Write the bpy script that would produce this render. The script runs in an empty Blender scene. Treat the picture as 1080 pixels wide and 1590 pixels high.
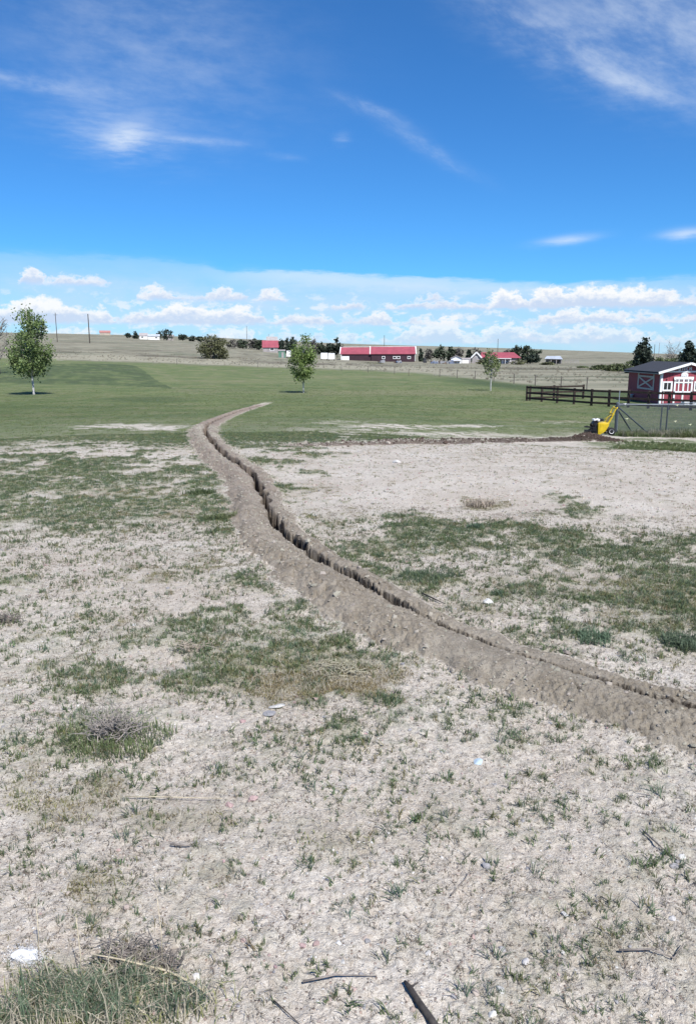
import bpy, math, random
import numpy as np
from mathutils import Vector

R = math.radians
rng = np.random.default_rng(11)
random.seed(5)
SC = bpy.context.scene
COL = SC.collection

# ------------------------------------------------------------------ camera
F, CX, CY, EYE = 1195.0, 540.0, 795.0, 1.6      # focal length and centre in photograph pixels, eye height in metres
PITCH = math.atan((CY - 545.0) / F)
cam_d = bpy.data.cameras.new('camera')
cam = bpy.data.objects.new('camera', cam_d)
COL.objects.link(cam)
cam.location = (0, 0, EYE)
cam.rotation_euler = (math.pi / 2 - PITCH, 0, 0)
cam_d.sensor_fit = 'VERTICAL'
cam_d.sensor_height = 24.0
cam_d.lens = 24.0 * F / 1590.0
cam_d.clip_start = 0.05
cam_d.clip_end = 20000
SC.camera = cam

# ------------------------------------------------------------------ light
SUN_EL, SUN_AZ = R(53), R(152)                  # azimuth clockwise from +Y (the view direction)
sd = bpy.data.lights.new('sun', 'SUN')
sd.energy = 4.6
sd.angle = R(0.55)
sd.color = (1.0, 0.975, 0.945)
sun = bpy.data.objects.new('sun', sd)
COL.objects.link(sun)
to_sun = Vector((math.sin(SUN_AZ) * math.cos(SUN_EL), math.cos(SUN_AZ) * math.cos(SUN_EL), math.sin(SUN_EL)))
sun.rotation_euler = to_sun.to_track_quat('Z', 'Y').to_euler()

vs = SC.view_settings
SC.display_settings.display_device = 'sRGB'
vs.view_transform = 'Standard'
vs.look = 'None'
vs.exposure = 0.62
vs.gamma = 1.0
vs.use_curve_mapping = False
SC.cycles.max_bounces = 4
SC.cycles.diffuse_bounces = 2
SC.cycles.transmission_bounces = 3

# ------------------------------------------------------------------ sky
SKY_STRENGTH = 0.078
SKY_TINT = (0.32, 0.80, 1.26)


class NT:
    """small helper to write node trees as expressions"""
    def __init__(self, tree):
        self.t = tree
        self.n = tree.nodes
        self.l = tree.links

    def node(self, typ, **kw):
        n = self.n.new(typ)
        for k, v in kw.items():
            setattr(n, k, v)
        return n

    def put(self, sock, v):
        if hasattr(v, 'is_output'):
            self.l.new(v, sock)
        elif v is not None:
            if isinstance(v, (tuple, list)) and len(v) == 3 and sock.type == 'RGBA':
                v = (*v, 1)
            sock.default_value = v

    def m(self, op, a, b=None, c=None, clamp=False):
        n = self.node('ShaderNodeMath', operation=op, use_clamp=clamp)
        self.put(n.inputs[0], a)
        if b is not None:
            self.put(n.inputs[1], b)
        if c is not None:
            self.put(n.inputs[2], c)
        return n.outputs[0]

    def step(self, v, lo, hi, a=0.0, b=1.0):
        n = self.node('ShaderNodeMapRange', interpolation_type='SMOOTHSTEP')
        for s, x in zip(n.inputs[:5], (v, lo, hi, a, b)):
            self.put(s, x)
        return n.outputs[0]

    def lin(self, v, lo, hi, a=0.0, b=1.0):
        n = self.node('ShaderNodeMapRange')
        for s, x in zip(n.inputs[:5], (v, lo, hi, a, b)):
            self.put(s, x)
        return n.outputs[0]

    def mix(self, f, a, b, blend='MIX'):
        n = self.node('ShaderNodeMix', data_type='RGBA', blend_type=blend)
        self.put(n.inputs[0], f)
        self.put(n.inputs[6], a)
        self.put(n.inputs[7], b)
        return n.outputs[2]

    def xyz(self, x, y, z=0.0):
        n = self.node('ShaderNodeCombineXYZ')
        for s, v in zip(n.inputs, (x, y, z)):
            self.put(s, v)
        return n.outputs[0]

    def noise(self, vec, scale, detail=4.0, rough=0.55, dist=0.0, color=False, dims='3D'):
        n = self.node('ShaderNodeTexNoise', noise_dimensions=dims)
        if vec is not None:
            self.put(n.inputs['Vector'], vec)
        n.inputs['Scale'].default_value = scale
        n.inputs['Detail'].default_value = detail
        n.inputs['Roughness'].default_value = rough
        n.inputs['Distortion'].default_value = dist
        return n.outputs['Color' if color else 'Fac']

    def ramp(self, v, stops, interp='LINEAR'):
        n = self.node('ShaderNodeValToRGB')
        n.color_ramp.interpolation = interp
        el = n.color_ramp.elements
        while len(el) < len(stops):
            el.new(0.5)
        for e, (p, c) in zip(el, stops):
            e.position = p
            e.color = (c, c, c, 1) if not isinstance(c, tuple) else (*c, 1)
        self.put(n.inputs[0], v)
        return n.outputs[0]


def px_dir(px, py):
    """a photograph pixel as a world direction"""
    x, u = (px - CX) / F, (CY - py) / F
    c, s = math.cos(PITCH), math.sin(PITCH)
    d = Vector((x, c + u * s, -s + u * c))
    return d.normalized()


def px_ang(px, py):
    d = px_dir(px, py)
    return math.atan2(d.x, d.y), math.asin(d.z)


def build_sky():
    w = bpy.data.worlds.new('World')
    SC.world = w
    w.use_nodes = True
    t = NT(w.node_tree)
    t.n.clear()
    out = t.node('ShaderNodeOutputWorld')
    bg = t.node('ShaderNodeBackground')
    sky = t.node('ShaderNodeTexSky', sky_type='NISHITA')
    sky.sun_disc = False
    sky.sun_elevation = SUN_EL
    sky.sun_rotation = SUN_AZ
    sky.altitude = 1500
    sky.air_density = 1.0
    sky.dust_density = 0.35
    sky.ozone_density = 2.2
    base = t.mix(1.0, sky.outputs[0], SKY_TINT, 'MULTIPLY')
    tc = t.node('ShaderNodeTexCoord').outputs['Generated']
    sep = t.node('ShaderNodeSeparateXYZ')
    t.put(sep.inputs[0], tc)
    X, Y, Z = sep.outputs
    az = t.m('ARCTAN2', X, Y)
    el = t.m('ARCSINE', t.m('MINIMUM', t.m('MAXIMUM', Z, -1.0), 1.0))
    # fields of noise shared by all clouds
    ae = t.xyz(az, el, 0.0)
    warp = t.node('ShaderNodeSeparateColor')
    t.put(warp.inputs[0], t.noise(t.xyz(az, t.m('MULTIPLY', el, 1.5), 3.0), 62.0, 5.0, 0.66, color=True))
    wa = t.m('SUBTRACT', warp.outputs[0], 0.5)
    wb = t.m('SUBTRACT', warp.outputs[1], 0.5)
    broad = t.noise(t.xyz(az, t.m('MULTIPLY', el, 2.6), 7.0), 11.0, 5.0, 0.6)
    broad2 = t.noise(t.xyz(az, t.m('MULTIPLY', el, 5.0), 1.0), 24.0, 5.0, 0.6)
    col = base
    CW = 0.66 / SKY_STRENGTH                     # radiance that shows as white at this exposure

    # pale veil of high cloud low over the horizon, its upper edge wavy
    A0, A1 = -0.46, 0.46
    fr = t.lin(az, A0, A1)

    def stops(pts, fn):
        return [((px_ang(px, 450)[0] - A0) / (A1 - A0), fn(px, v)) for px, v in pts]
    tops = [(0, 392), (120, 398), (240, 402), (320, 412), (352, 424), (385, 419), (470, 421), (600, 429), (760, 436), (860, 441), (960, 436), (1079, 428)]
    tr = t.ramp(fr, stops(tops, lambda px, y: px_ang(px, y)[1] / 0.2))
    top_el = t.m('ADD', t.m('MULTIPLY', tr, 0.2), t.m('MULTIPLY', t.m('SUBTRACT', broad2, 0.5), 0.016))
    soft = t.ramp(fr, [(0.0, 0.34), (0.30, 0.34), (0.46, 0.12), (0.6, 0.10), (0.8, 0.14), (1.0, 0.28)])
    sw = t.m('MULTIPLY', soft, 0.12)
    v = t.step(el, t.m('ADD', top_el, t.m('MULTIPLY', sw, 0.3)), t.m('SUBTRACT', top_el, sw))
    v = t.m('MULTIPLY', v, t.lin(broad, 0.25, 0.8, 0.40, 0.88))
    col = t.mix(v, col, tuple(c * CW for c in (0.60, 0.76, 0.94)))
    # brighter lip under the edge of the veil
    lip = t.m('MULTIPLY', t.step(el, t.m('SUBTRACT', top_el, 0.026), t.m('SUBTRACT', top_el, 0.004)), t.step(el, t.m('ADD', top_el, 0.003), t.m('SUBTRACT', top_el, 0.003)))
    lip = t.m('MULTIPLY', lip, t.ramp(fr, [(0.0, 0.1), (0.3, 0.15), (0.42, 0.55), (0.6, 0.45), (0.8, 0.3), (1.0, 0.15)]))
    col = t.mix(lip, col, tuple(c * CW for c in (0.78, 0.89, 1.0)))

    side0 = t.noise(t.xyz(az, 4.2, 0.0), 13.0, 2.0, 0.5)
    # small broken cloud between the rows
    bits = t.m('MULTIPLY', t.step(t.noise(t.xyz(az, t.m('MULTIPLY', el, 1.9), 9.0), 42.0, 5.0, 0.6), 0.52, 0.66), t.m('MULTIPLY', t.step(el, 0.0, 0.02), t.step(el, 0.085, 0.05)))
    col = t.mix(t.m('MULTIPLY', bits, 0.75), col, tuple(c * CW for c in (0.84, 0.91, 1.0)))
    # rows of fair-weather cumulus: flat base, lumpy top
    def row(base_y, prof, op, seed, lumps=0.5):
        nonlocal col
        be = px_ang(540, base_y)[1]
        pts = []
        for px, h in prof:
            pts.append((px, h))
        st = [((px_ang(px, base_y)[0] - A0) / (A1 - A0), h / 60.0) for px, h in pts]
        aw = t.m('ADD', az, t.m('MULTIPLY', wa, 0.036))
        hf = t.ramp(t.lin(aw, A0, A1), st)
        hs = t.m('MULTIPLY', t.m('MAXIMUM', t.m('SUBTRACT', t.m('FRACT', t.m('MULTIPLY', side0, 1.0 + seed * 0.11)), 0.5), 0.0), 1.2)
        inside = t.step(t.m('ABSOLUTE', az), 0.47, 0.43)
        n = t.node('ShaderNodeMix', data_type='FLOAT')
        t.put(n.inputs[0], inside)
        t.put(n.inputs[2], hs)
        t.put(n.inputs[3], hf)
        h = t.m('MULTIPLY', n.outputs[0], 60.0 / F)
        e2 = t.m('SUBTRACT', t.m('ADD', el, t.m('MULTIPLY', wb, 0.034 * lumps * 2)), be)
        e3 = t.m('SUBTRACT', t.m('ADD', el, t.m('MULTIPLY', wb, 0.010)), be)
        d = t.m('MULTIPLY', t.step(t.m('SUBTRACT', h, e2), -0.0015, 0.0065), t.step(e3, -0.004, 0.002))
        d = t.m('MULTIPLY', d, t.step(h, 0.001, 0.004))
        shade = t.step(t.m('ADD', t.m('SUBTRACT', e2, t.m('MULTIPLY', h, 0.5)), t.m('MULTIPLY', wa, 0.012)), -0.008, 0.006)
        cc = t.mix(shade, tuple(c * CW for c in (0.60, 0.71, 0.90)), tuple(c * CW for c in (0.99, 0.99, 0.99)))
        col = t.mix(t.m('MULTIPLY', d, op), col, cc)

    row(446, [(0, 0), (28, 3), (36, 15), (52, 21), (66, 18), (72, 6), (88, 10), (128, 14), (152, 13), (172, 2), (600, 0)], 0.9, 1.3)
    row(466, [(0, 0), (205, 0), (216, 12), (240, 19), (265, 14), (280, 4), (316, 6), (330, 16), (350, 19), (370, 14), (384, 2), (398, 5), (410, 15), (428, 17), (442, 10), (456, 0), (640, 0), (652, 8), (668, 11), (684, 8), (700, 0), (756, 0), (1000, 0)], 0.92, 4.1)
    row(479, [(0, 0), (505, 0), (518, 8), (540, 11), (560, 8), (580, 1), (600, 6), (640, 9), (690, 12), (750, 10), (764, 20), (778, 31), (800, 28), (815, 14), (838, 28), (860, 31), (880, 24), (905, 31), (930, 27), (965, 26), (1000, 25), (1040, 20), (1062, 12), (1079, 8)], 0.95, 7.7)
    row(503, [(0, 22), (30, 30), (55, 34), (90, 36), (110, 25), (135, 20), (160, 24), (185, 4), (205, 14), (240, 20), (265, 28), (300, 30), (340, 24), (372, 29), (395, 18), (414, 3), (430, 13), (450, 15), (500, 14), (525, 4), (560, 6), (578, 19), (596, 19), (612, 4), (640, 10), (690, 8), (800, 0), (860, 18), (920, 20), (990, 14), (1050, 8)], 0.9, 9.9)
    row(532, [(0, 10), (60, 18), (130, 22), (190, 3), (320, 4), (350, 24), (385, 26), (405, 5), (470, 16), (515, 6), (540, 18), (560, 6), (612, 8), (640, 28), (680, 36), (705, 38), (722, 16), (745, 14), (768, 30), (790, 32), (820, 22), (850, 12), (900, 26), (960, 22), (1010, 12), (1079, 8)], 0.62, 12.4, 0.65)

    def streaks(th, sx, sc, seed):
        p = t.m('ADD', t.m('MULTIPLY', az, math.cos(th)), t.m('MULTIPLY', el, math.sin(th)))
        q = t.m('SUBTRACT', t.m('MULTIPLY', el, math.cos(th)), t.m('MULTIPLY', az, math.sin(th)))
        return t.noise(t.xyz(t.m('MULTIPLY', p, sx), q, seed), sc, 5.0, 0.64)
    n_flat = streaks(R(-4), 0.40, 36.0, 2.0)
    n_slant = streaks(R(-24), 0.42, 34.0, 5.0)

    # cirrus: stretched wisps, each an oblong with streaky noise along its length
    def wisp(x0, y0, x1, y1, wid, op, streak=60.0, puff=False, thr=(0.40, 0.68)):
        nonlocal col
        a0, e0 = px_ang(x0, y0)
        a1, e1 = px_ang(x1, y1)
        ca, ce = (a0 + a1) / 2, (e0 + e1) / 2
        kx = math.cos(ce)
        L = math.hypot((a1 - a0) * kx, e1 - e0) / 2
        th = math.atan2(e1 - e0, (a1 - a0) * kx)
        da = t.m('MULTIPLY', t.m('SUBTRACT', az, ca), kx)
        de = t.m('SUBTRACT', el, ce)
        p = t.m('ADD', t.m('MULTIPLY', da, math.cos(th)), t.m('MULTIPLY', de, math.sin(th)))
        q = t.m('SUBTRACT', t.m('MULTIPLY', de, math.cos(th)), t.m('MULTIPLY', da, math.sin(th)))
        pn = t.m('DIVIDE', p, L)
        qn = t.m('DIVIDE', q, wid / F)
        n = broad2 if puff else (n_slant if th < -0.2 else n_flat)
        qn = t.m('ADD', qn, t.m('MULTIPLY', t.m('SUBTRACT', broad2, 0.5), 0.9))
        r2 = t.m('ADD', t.m('MULTIPLY', pn, pn), t.m('MULTIPLY', qn, qn))
        g = t.m('EXPONENT', t.m('MULTIPLY', r2, -1.6))
        d = t.m('MULTIPLY', g, t.step(n, thr[0] - 0.06, thr[1] + 0.06, 0.30 if puff else 0.16, 1.0))
        col = t.mix(t.m('MULTIPLY', d, op, clamp=True), col, tuple(c * CW for c in (0.80, 0.89, 1.0)))

    wisp(-60, 20, 480, 110, 110, 0.26, 30, thr=(0.3, 0.75))
    wisp(-120, 100, 215, 150, 12, 0.32, 50)
    wisp(60, 175, 300, 215, 40, 0.26, 40, True)
    wisp(150, 222, 236, 202, 20, 0.72, 60, True, (0.25, 0.55))
    wisp(200, 212, 400, 224, 7, 0.34, 60)
    wisp(405, 240, 468, 246, 6, 0.3, 60)
    wisp(516, 146, 640, 200, 11, 0.36, 60)
    wisp(596, 195, 738, 272, 11, 0.40, 60)
    wisp(515, 218, 545, 212, 9, 0.2, 60, True)
    wisp(690, -40, 1075, 165, 34, 0.34, 34)
    wisp(900, 105, 1070, 158, 13, 0.38, 44)
    wisp(780, -60, 1320, 110, 80, 0.50, 26, thr=(0.3, 0.7))
    wisp(828, 378, 930, 366, 7, 0.55, 60, True, (0.25, 0.6))
    wisp(1020, 366, 1110, 358, 8, 0.6, 60, True, (0.25, 0.6))
    t.put(bg.inputs[0], col)
    bg.inputs[1].default_value = SKY_STRENGTH
    w.cycles.sampling_method = 'NONE'            # the sky is smooth: reached by scattered rays alone
    t.l.new(bg.outputs[0], out.inputs[0])


build_sky()

# ------------------------------------------------------------------ materials
MATS = {}


def mat(name, color, rough=0.8, var=0.15, scale=8.0, bump=0.0, spec=0.3, metal=0.0, per_object=0.0, detail=4.0, color2=None, trans=0.0):
    """plain procedural material: base colour broken up by noise, optional bump"""
    if name in MATS:
        return MATS[name]
    m = bpy.data.materials.new(name)
    m.use_nodes = True
    t = NT(m.node_tree)
    b = t.n['Principled BSDF']
    co = t.node('ShaderNodeTexCoord').outputs['Object']
    n = t.noise(co, scale, detail, 0.6)
    c2 = color2 or tuple(c * (1 - 2 * var) for c in color)
    c1 = tuple(min(1, c * (1 + var)) for c in color)
    c = t.mix(t.step(n, 0.25, 0.75), c2, c1)
    if per_object:
        rnd = t.node('ShaderNodeObjectInfo').outputs['Random']
        hs = t.node('ShaderNodeHueSaturation')
        t.put(hs.inputs['Hue'], t.lin(rnd, 0, 1, 0.5 - 0.06 * per_object, 0.5 + 0.06 * per_object))
        t.put(hs.inputs['Value'], t.lin(t.m('FRACT', t.m('MULTIPLY', rnd, 7.31)), 0, 1, 1 - 0.5 * per_object, 1 + 0.5 * per_object))
        t.put(hs.inputs['Color'], c)
        c = hs.outputs[0]
    t.put(b.inputs['Base Color'], c)
    b.inputs['Roughness'].default_value = rough
    b.inputs['Specular IOR Level'].default_value = spec
    b.inputs['Metallic'].default_value = metal
    if bump:
        bp = t.node('ShaderNodeBump')
        bp.inputs['Strength'].default_value = 0.6
        bp.inputs['Distance'].default_value = bump
        t.put(bp.inputs['Height'], t.noise(co, scale * 2.5, 5.0, 0.6))
        t.l.new(bp.outputs[0], b.inputs['Normal'])
    if trans:
        tl = t.node('ShaderNodeBsdfTranslucent')
        t.put(tl.inputs[0], c)
        mx = t.node('ShaderNodeMixShader')
        mx.inputs[0].default_value = trans
        t.l.new(b.outputs[0], mx.inputs[1])
        t.l.new(tl.outputs[0], mx.inputs[2])
        t.l.new(mx.outputs[0], t.n['Material Output'].inputs[0])
    MATS[name] = m
    return m


def glass_mat():
    m = mat('window_glass', (0.02, 0.025, 0.03), rough=0.08, var=0.2, scale=3, spec=0.6)
    return m


# ------------------------------------------------------------------ terrain height
def pix_to_elev(py):
    return -(PITCH - math.atan((CY - py) / F))


_nr = [1.0, 5, 8, 10, 13, 16, 20, 24, 28, 36, 45, 60, 68]
_zl = [0, 0, -.01, -.03, -.10, -.22, -.45, -.68, -.90, -1.30, -1.65, -2.05, -2.20]
_zr = [0, 0, 0, 0, -.08, -.28, -.75, -1.18, -1.45, -1.75, -1.95, -2.20, -2.28]
_fr = [100, 150, 200, 300, 450, 700, 1200]
_far = {0: [594, 574, 556, 537, 528, 522, 518], 300: [594, 575, 561, 546, 534, 527, 522],
        540: [594, 578, 570, 563, 555, 545, 533], 760: [594, 580, 572, 565, 558, 550, 539], 1080: [594, 582, 574, 566, 560, 556, 551]}


def smooth1(a, k):
    ker = np.exp(-0.5 * (np.arange(-3 * k, 3 * k + 1) / k) ** 2)
    ker /= ker.sum()
    p = np.pad(a, 3 * k, mode='edge')
    return np.convolve(p, ker, mode='valid')


def ss(v, a, b):
    u = np.clip((np.asarray(v, float) - a) / (b - a), 0, 1)
    return u * u * (3 - 2 * u)


LR = np.linspace(math.log(0.2), math.log(9000), 700)
XB = np.linspace(-300, 1380, 113)
TAB = np.zeros((len(XB), len(LR)))
for i, xb in enumerate(XB):
    w = float(ss(xb, 480, 860))
    zn = [a * (1 - w) + b * w for a, b in zip(_zl, _zr)]
    ks = sorted(_far)
    zf = []
    for j, r in enumerate(_fr):
        y = np.interp(xb, ks, [_far[k][j] for k in ks])
        zf.append(EYE + r * math.tan(pix_to_elev(y)))
    rs = _nr + _fr + [2000, 9000]
    zs = zn + zf + [zf[-1] - 4, zf[-1] - 60]
    TAB[i] = smooth1(np.interp(LR, np.log(rs), zs), 6)
for j in range(TAB.shape[1]):
    TAB[:, j] = smooth1(TAB[:, j], 4)


def Hbase(x, y):
    x = np.asarray(x, float)
    y = np.asarray(y, float)
    r = np.sqrt(x * x + y * y) + 1e-6
    a = np.clip(np.arctan2(x, y), -0.6, 0.6)
    xb = CX + F * np.tan(a)
    fi = np.clip((xb - XB[0]) / (XB[1] - XB[0]), 0, len(XB) - 1.001)
    fj = np.clip((np.log(r) - LR[0]) / (LR[1] - LR[0]), 0, len(LR) - 1.001)
    i = fi.astype(int)
    j = fj.astype(int)
    u = fi - i
    v = fj - j
    return (TAB[i, j] * (1 - u) * (1 - v) + TAB[i + 1, j] * u * (1 - v) + TAB[i, j + 1] * (1 - u) * v + TAB[i + 1, j + 1] * u * v)


def hit(px, py):
    """ground point that shows at this photograph pixel"""
    d = px_dir(px, py)
    t = np.exp(np.linspace(math.log(1.0), math.log(4000), 4000))
    z = EYE + t * d.z - Hbase(t * d.x, t * d.y)
    k = np.where(z <= 0)[0]
    if len(k) == 0:
        tt = 1100.0
    else:
        k = k[0]
        lo, hi = t[max(k - 1, 0)], t[k]
        for _ in range(30):
            md = (lo + hi) / 2
            if EYE + md * d.z - float(Hbase(md * d.x, md * d.y)) > 0:
                lo = md
            else:
                hi = md
        tt = hi
    return Vector((tt * d.x, tt * d.y, float(Hbase(tt * d.x, tt * d.y))))


def at_range(px, r):
    a = math.atan((px - CX) / F)
    x, y = r * math.sin(a), r * math.cos(a)
    return Vector((x, y, float(Hbase(x, y))))


def mpp(p):
    """metres per photograph pixel at a point"""
    depth = p.y * math.cos(PITCH) - (p.z - EYE) * math.sin(PITCH)
    return depth / F


def project(x, y, z):
    c, s = math.cos(PITCH), math.sin(PITCH)
    dep = y * c - (z - EYE) * s
    up = y * s + (z - EYE) * c
    dep = np.where(dep > 0.05, dep, np.nan)
    return CX + F * x / dep, CY - F * up / dep


# ------------------------------------------------------------------ numpy noise
def _hash(ix, iy, seed):
    h = (ix.astype(np.int64) * 374761393 + iy.astype(np.int64) * 668265263 + seed * 1442695041) & 0xFFFFFFFF
    h = ((h ^ (h >> 13)) * 1274126177) & 0xFFFFFFFF
    h = (h ^ (h >> 16)) & 0xFFFFFFFF
    return h / 4294967295.0


def vnoise(x, y, seed=0):
    ix = np.floor(x)
    iy = np.floor(y)
    u = x - ix
    v = y - iy
    u = u * u * u * (u * (u * 6 - 15) + 10)
    v = v * v * v * (v * (v * 6 - 15) + 10)
    ix = ix.astype(np.int64)
    iy = iy.astype(np.int64)
    a = _hash(ix, iy, seed)
    b = _hash(ix + 1, iy, seed)
    c = _hash(ix, iy + 1, seed)
    d = _hash(ix + 1, iy + 1, seed)
    return a * (1 - u) * (1 - v) + b * u * (1 - v) + c * (1 - u) * v + d * u * v


def fbm(x, y, scale, octs=4, seed=0, gain=0.5):
    s = np.zeros_like(x)
    amp, tot = 1.0, 0.0
    for o in range(octs):
        k = scale * 2.03 ** o
        ca, sa = math.cos(o * 1.1), math.sin(o * 1.1)
        s += amp * vnoise((x * ca - y * sa) * k + 17.3 * o, (x * sa + y * ca) * k + 9.1 * o, seed + o)
        tot += amp
        amp *= gain
    return s / tot


def cells(x, y, scale, seed=0):
    """cellular noise: distance to nearest point and to the border"""
    X = x * scale
    Y = y * scale
    ix = np.floor(X).astype(np.int64)
    iy = np.floor(Y).astype(np.int64)
    f1 = np.full_like(X, 9.0)
    f2 = np.full_like(X, 9.0)
    for dx in (-1, 0, 1):
        for dy in (-1, 0, 1):
            cx = ix + dx + _hash(ix + dx, iy + dy, seed)
            cy = iy + dy + _hash(ix + dx, iy + dy, seed + 77)
            d = np.sqrt((X - cx) ** 2 + (Y - cy) ** 2)
            nf1 = np.minimum(f1, d)
            f2 = np.minimum(np.maximum(f1, d), f2)
            f1 = nf1
    return f1, f2 - f1


# ------------------------------------------------------------------ trench lines (photo pixels -> ground)
def spline(pts, step):
    P = np.array([(p.x, p.y) for p in pts])
    P = np.vstack([2 * P[0] - P[1], P, 2 * P[-1] - P[-2]])
    out, par = [], []
    for i in range(1, len(P) - 2):
        L = np.linalg.norm(P[i + 1] - P[i])
        n = max(2, int(L / step))
        for k in range(n):
            t = k / n
            a, b, c, d = P[i - 1], P[i], P[i + 1], P[i + 2]
            out.append(0.5 * ((2 * b) + (-a + c) * t + (2 * a - 5 * b + 4 * c - d) * t * t + (-a + 3 * b - 3 * c + d) * t ** 3))
            par.append(i - 1 + t)
    return np.array(out), np.array(par)


#        px    py    gap  depth  left_w left_h right_w right_h
TR = [(1900, 1392, .048, .06, .30, .02, .18, .01),
      (1640, 1302, .048, .06, .40, .05, .20, .02),
      (1400, 1220, .036, .09, .42, .065, .20, .03),
      (1260, 1170, .036, .09, .42, .07, .20, .03),
      (1180, 1142, .036, .09, .42, .07, .20, .03),
      (1080, 1106, .036, .09, .42, .08, .20, .035),
      (1000, 1084, .036, .09, .42, .085, .20, .035),
      (940, 1066, .036, .09, .42, .09, .20, .035),
      (860, 1038, .036, .09, .44, .10, .20, .04),
      (800, 1021, .036, .09, .46, .11, .20, .045),
      (720, 992, .036, .09, .48, .12, .20, .055),
      (660, 967, .036, .09, .50, .125, .20, .065),
      (620, 947, .05, .14, .50, .13, .20, .08),
      (580, 925, .046, .20, .50, .13, .20, .09),
      (545, 904, .052, .28, .48, .13, .20, .10),
      (510, 884, .060, .32, .47, .13, .20, .10),
      (470, 857, .066, .34, .45, .13, .20, .10),
      (437, 828, .070, .34, .44, .13, .20, .10),
      (419, 800, .070, .34, .43, .13, .20, .10),
      (406, 770, .070, .34, .42, .13, .20, .10),
      (394, 746, .070, .34, .42, .13, .22, .10),
      (374, 727, .070, .34, .42, .13, .22, .10),
      (350, 711, .070, .34, .42, .13, .22, .10),
      (336, 697, .080, .34, .42, .14, .24, .10),
      (325, 683, .080, .34, .42, .14, .26, .10),
      (319, 670, .085, .30, .42, .14, .30, .10),
      (330, 658, .10, .22, .42, .13, .34, .10),
      (362, 643, .10, .15, .42, .11, .36, .09),
      (396, 632, .10, .10, .40, .07, .34, .06),
      (430, 621, .08, .04, .35, .03, .30, .03)]
tr_pts = [hit(a[0], a[1]) for a in TR]
TRP, TRI = spline(tr_pts, 0.03)
TRA = np.array([a[2:] for a in TR])
S2 = [(912, 684), (880, 684.5), (840, 685), (780, 686), (700, 687.5), (620, 688.5), (560, 690), (490, 692), (432, 690)]
s2_pts = [hit(*a) for a in S2]
S2P, S2I = spline(s2_pts, 0.06)


def nearest(P, x, y):
    """index of the nearest sample and signed offset (positive on the left when walking along P)"""
    idx = np.zeros(len(x), int)
    dd = np.zeros(len(x))
    for s in range(0, len(x), 20000):
        dx = x[s:s + 20000, None] - P[None, :, 0]
        dy = y[s:s + 20000, None] - P[None, :, 1]
        q = dx * dx + dy * dy
        k = q.argmin(1)
        idx[s:s + 20000] = k
        dd[s:s + 20000] = np.sqrt(q[np.arange(len(k)), k])
    T = np.gradient(P, axis=0)
    T /= np.linalg.norm(T, axis=1)[:, None] + 1e-9
    rx = x - P[idx, 0]
    ry = y - P[idx, 1]
    side = T[idx, 0] * ry - T[idx, 1] * rx
    return idx, np.where(side >= 0, dd, -dd)


# ------------------------------------------------------------------ ground cover read off the photograph
# patches as (px, py, half width, half height, amount): green cover and dry/olive cover, laid on the ground
GREEN = [(150, 760, 300, 66, .60), (90, 800, 90, 22, .20), (310, 765, 22, 8, .6), (340, 805, 20, 8, .6), (140, 668, 200, 14, .25),
         (800, 850, 360, 28, .40), (620, 835, 130, 24, .30), (925, 930, 180, 38, .45), (1050, 965, 90, 42, .55), (820, 900, 200, 16, .12), (662, 896, 58, 15, 1.0), (890, 995, 60, 12, .4), (735, 820, 12, 8, .5),
         (270, 1005, 340, 62, .50), (330, 952, 75, 18, .5), (230, 965, 60, 10, .45), (150, 1035, 90, 26, .45), (330, 1055, 62, 26, .48), (640, 1088, 62, 12, .45), (100, 985, 130, 22, .2),
         (560, 1160, 40, 24, .3), (490, 1310, 45, 24, .35), (720, 1272, 70, 30, .32), (640, 1250, 40, 30, .15), (480, 1160, 120, 40, .1), (140, 1150, 55, 38, .45), (1010, 690, 90, 8, .9), (440, 715, 90, 12, .35), (560, 740, 60, 10, .15),
         (900, 803, 40, 6, .4), (980, 803, 30, 5, .4), (985, 826, 30, 6, .4), (920, 870, 90, 12, .2)]
BARE = [(200, 663, 105, 3.2, .95), (110, 703, 190, 4.5, .6), (150, 690, 80, 3, .3), (530, 655, 55, 2.6, .6), (640, 662, 120, 3.5, .75), (800, 662, 90, 1.6, .4), (560, 664, 110, 2.5, .5), (880, 655, 70, 2, .4), (620, 674, 150, 3, .55), (480, 668, 60, 2, .5),
        (800, 745, 340, 56, .55), (170, 885, 240, 50, .40), (60, 870, 160, 30, .1), (330, 735, 60, 30, .2), (600, 790, 120, 25, .1), (760, 960, 60, 20, .35), (880, 965, 120, 9, .5), (700, 870, 120, 6, .35), (950, 890, 130, 6, .4), (1000, 1020, 120, 20, .3), (160, 795, 60, 12, .25), (240, 720, 60, 8, .3), (60, 760, 60, 14, .2), (470, 830, 30, 30, .2), (400, 900, 50, 40, .3)]
OLIVE = [(510, 1050, 120, 42, 1.4), (420, 1045, 40, 18, .3), (250, 1272, 55, 20, .6), (340, 1282, 38, 18, .5), (150, 1385, 42, 36, .6), (90, 1230, 90, 42, .5), (320, 1365, 28, 18, .8),
         (230, 888, 60, 8, .6), (330, 875, 55, 9, .7), (390, 905, 34, 9, .6), (880, 925, 190, 36, .45), (745, 783, 34, 10, .7), (70, 1180, 80, 24, .5), (620, 975, 70, 10, .0), (840, 1490, 140, 60, .35), (960, 1420, 120, 40, .25),
         (560, 1160, 60, 20, .2), (200, 780, 160, 30, .25), (480, 760, 70, 10, .4), (540, 800, 60, 10, .3), (850, 710, 200, 20, .15), (1050, 950, 120, 50, .3), (1070, 1100, 60, 30, .2), (500, 1310, 60, 30, .2), (180, 1540, 150, 60, .3)]


def blobs(px, py, lst):
    s = np.zeros_like(px)
    for cx, cy, rx, ry, a in lst:
        q = ((px - cx) / rx) ** 2 + ((py - cy) / ry) ** 2
        s += a * np.exp(-q * q * 0.7)
    return s


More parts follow.
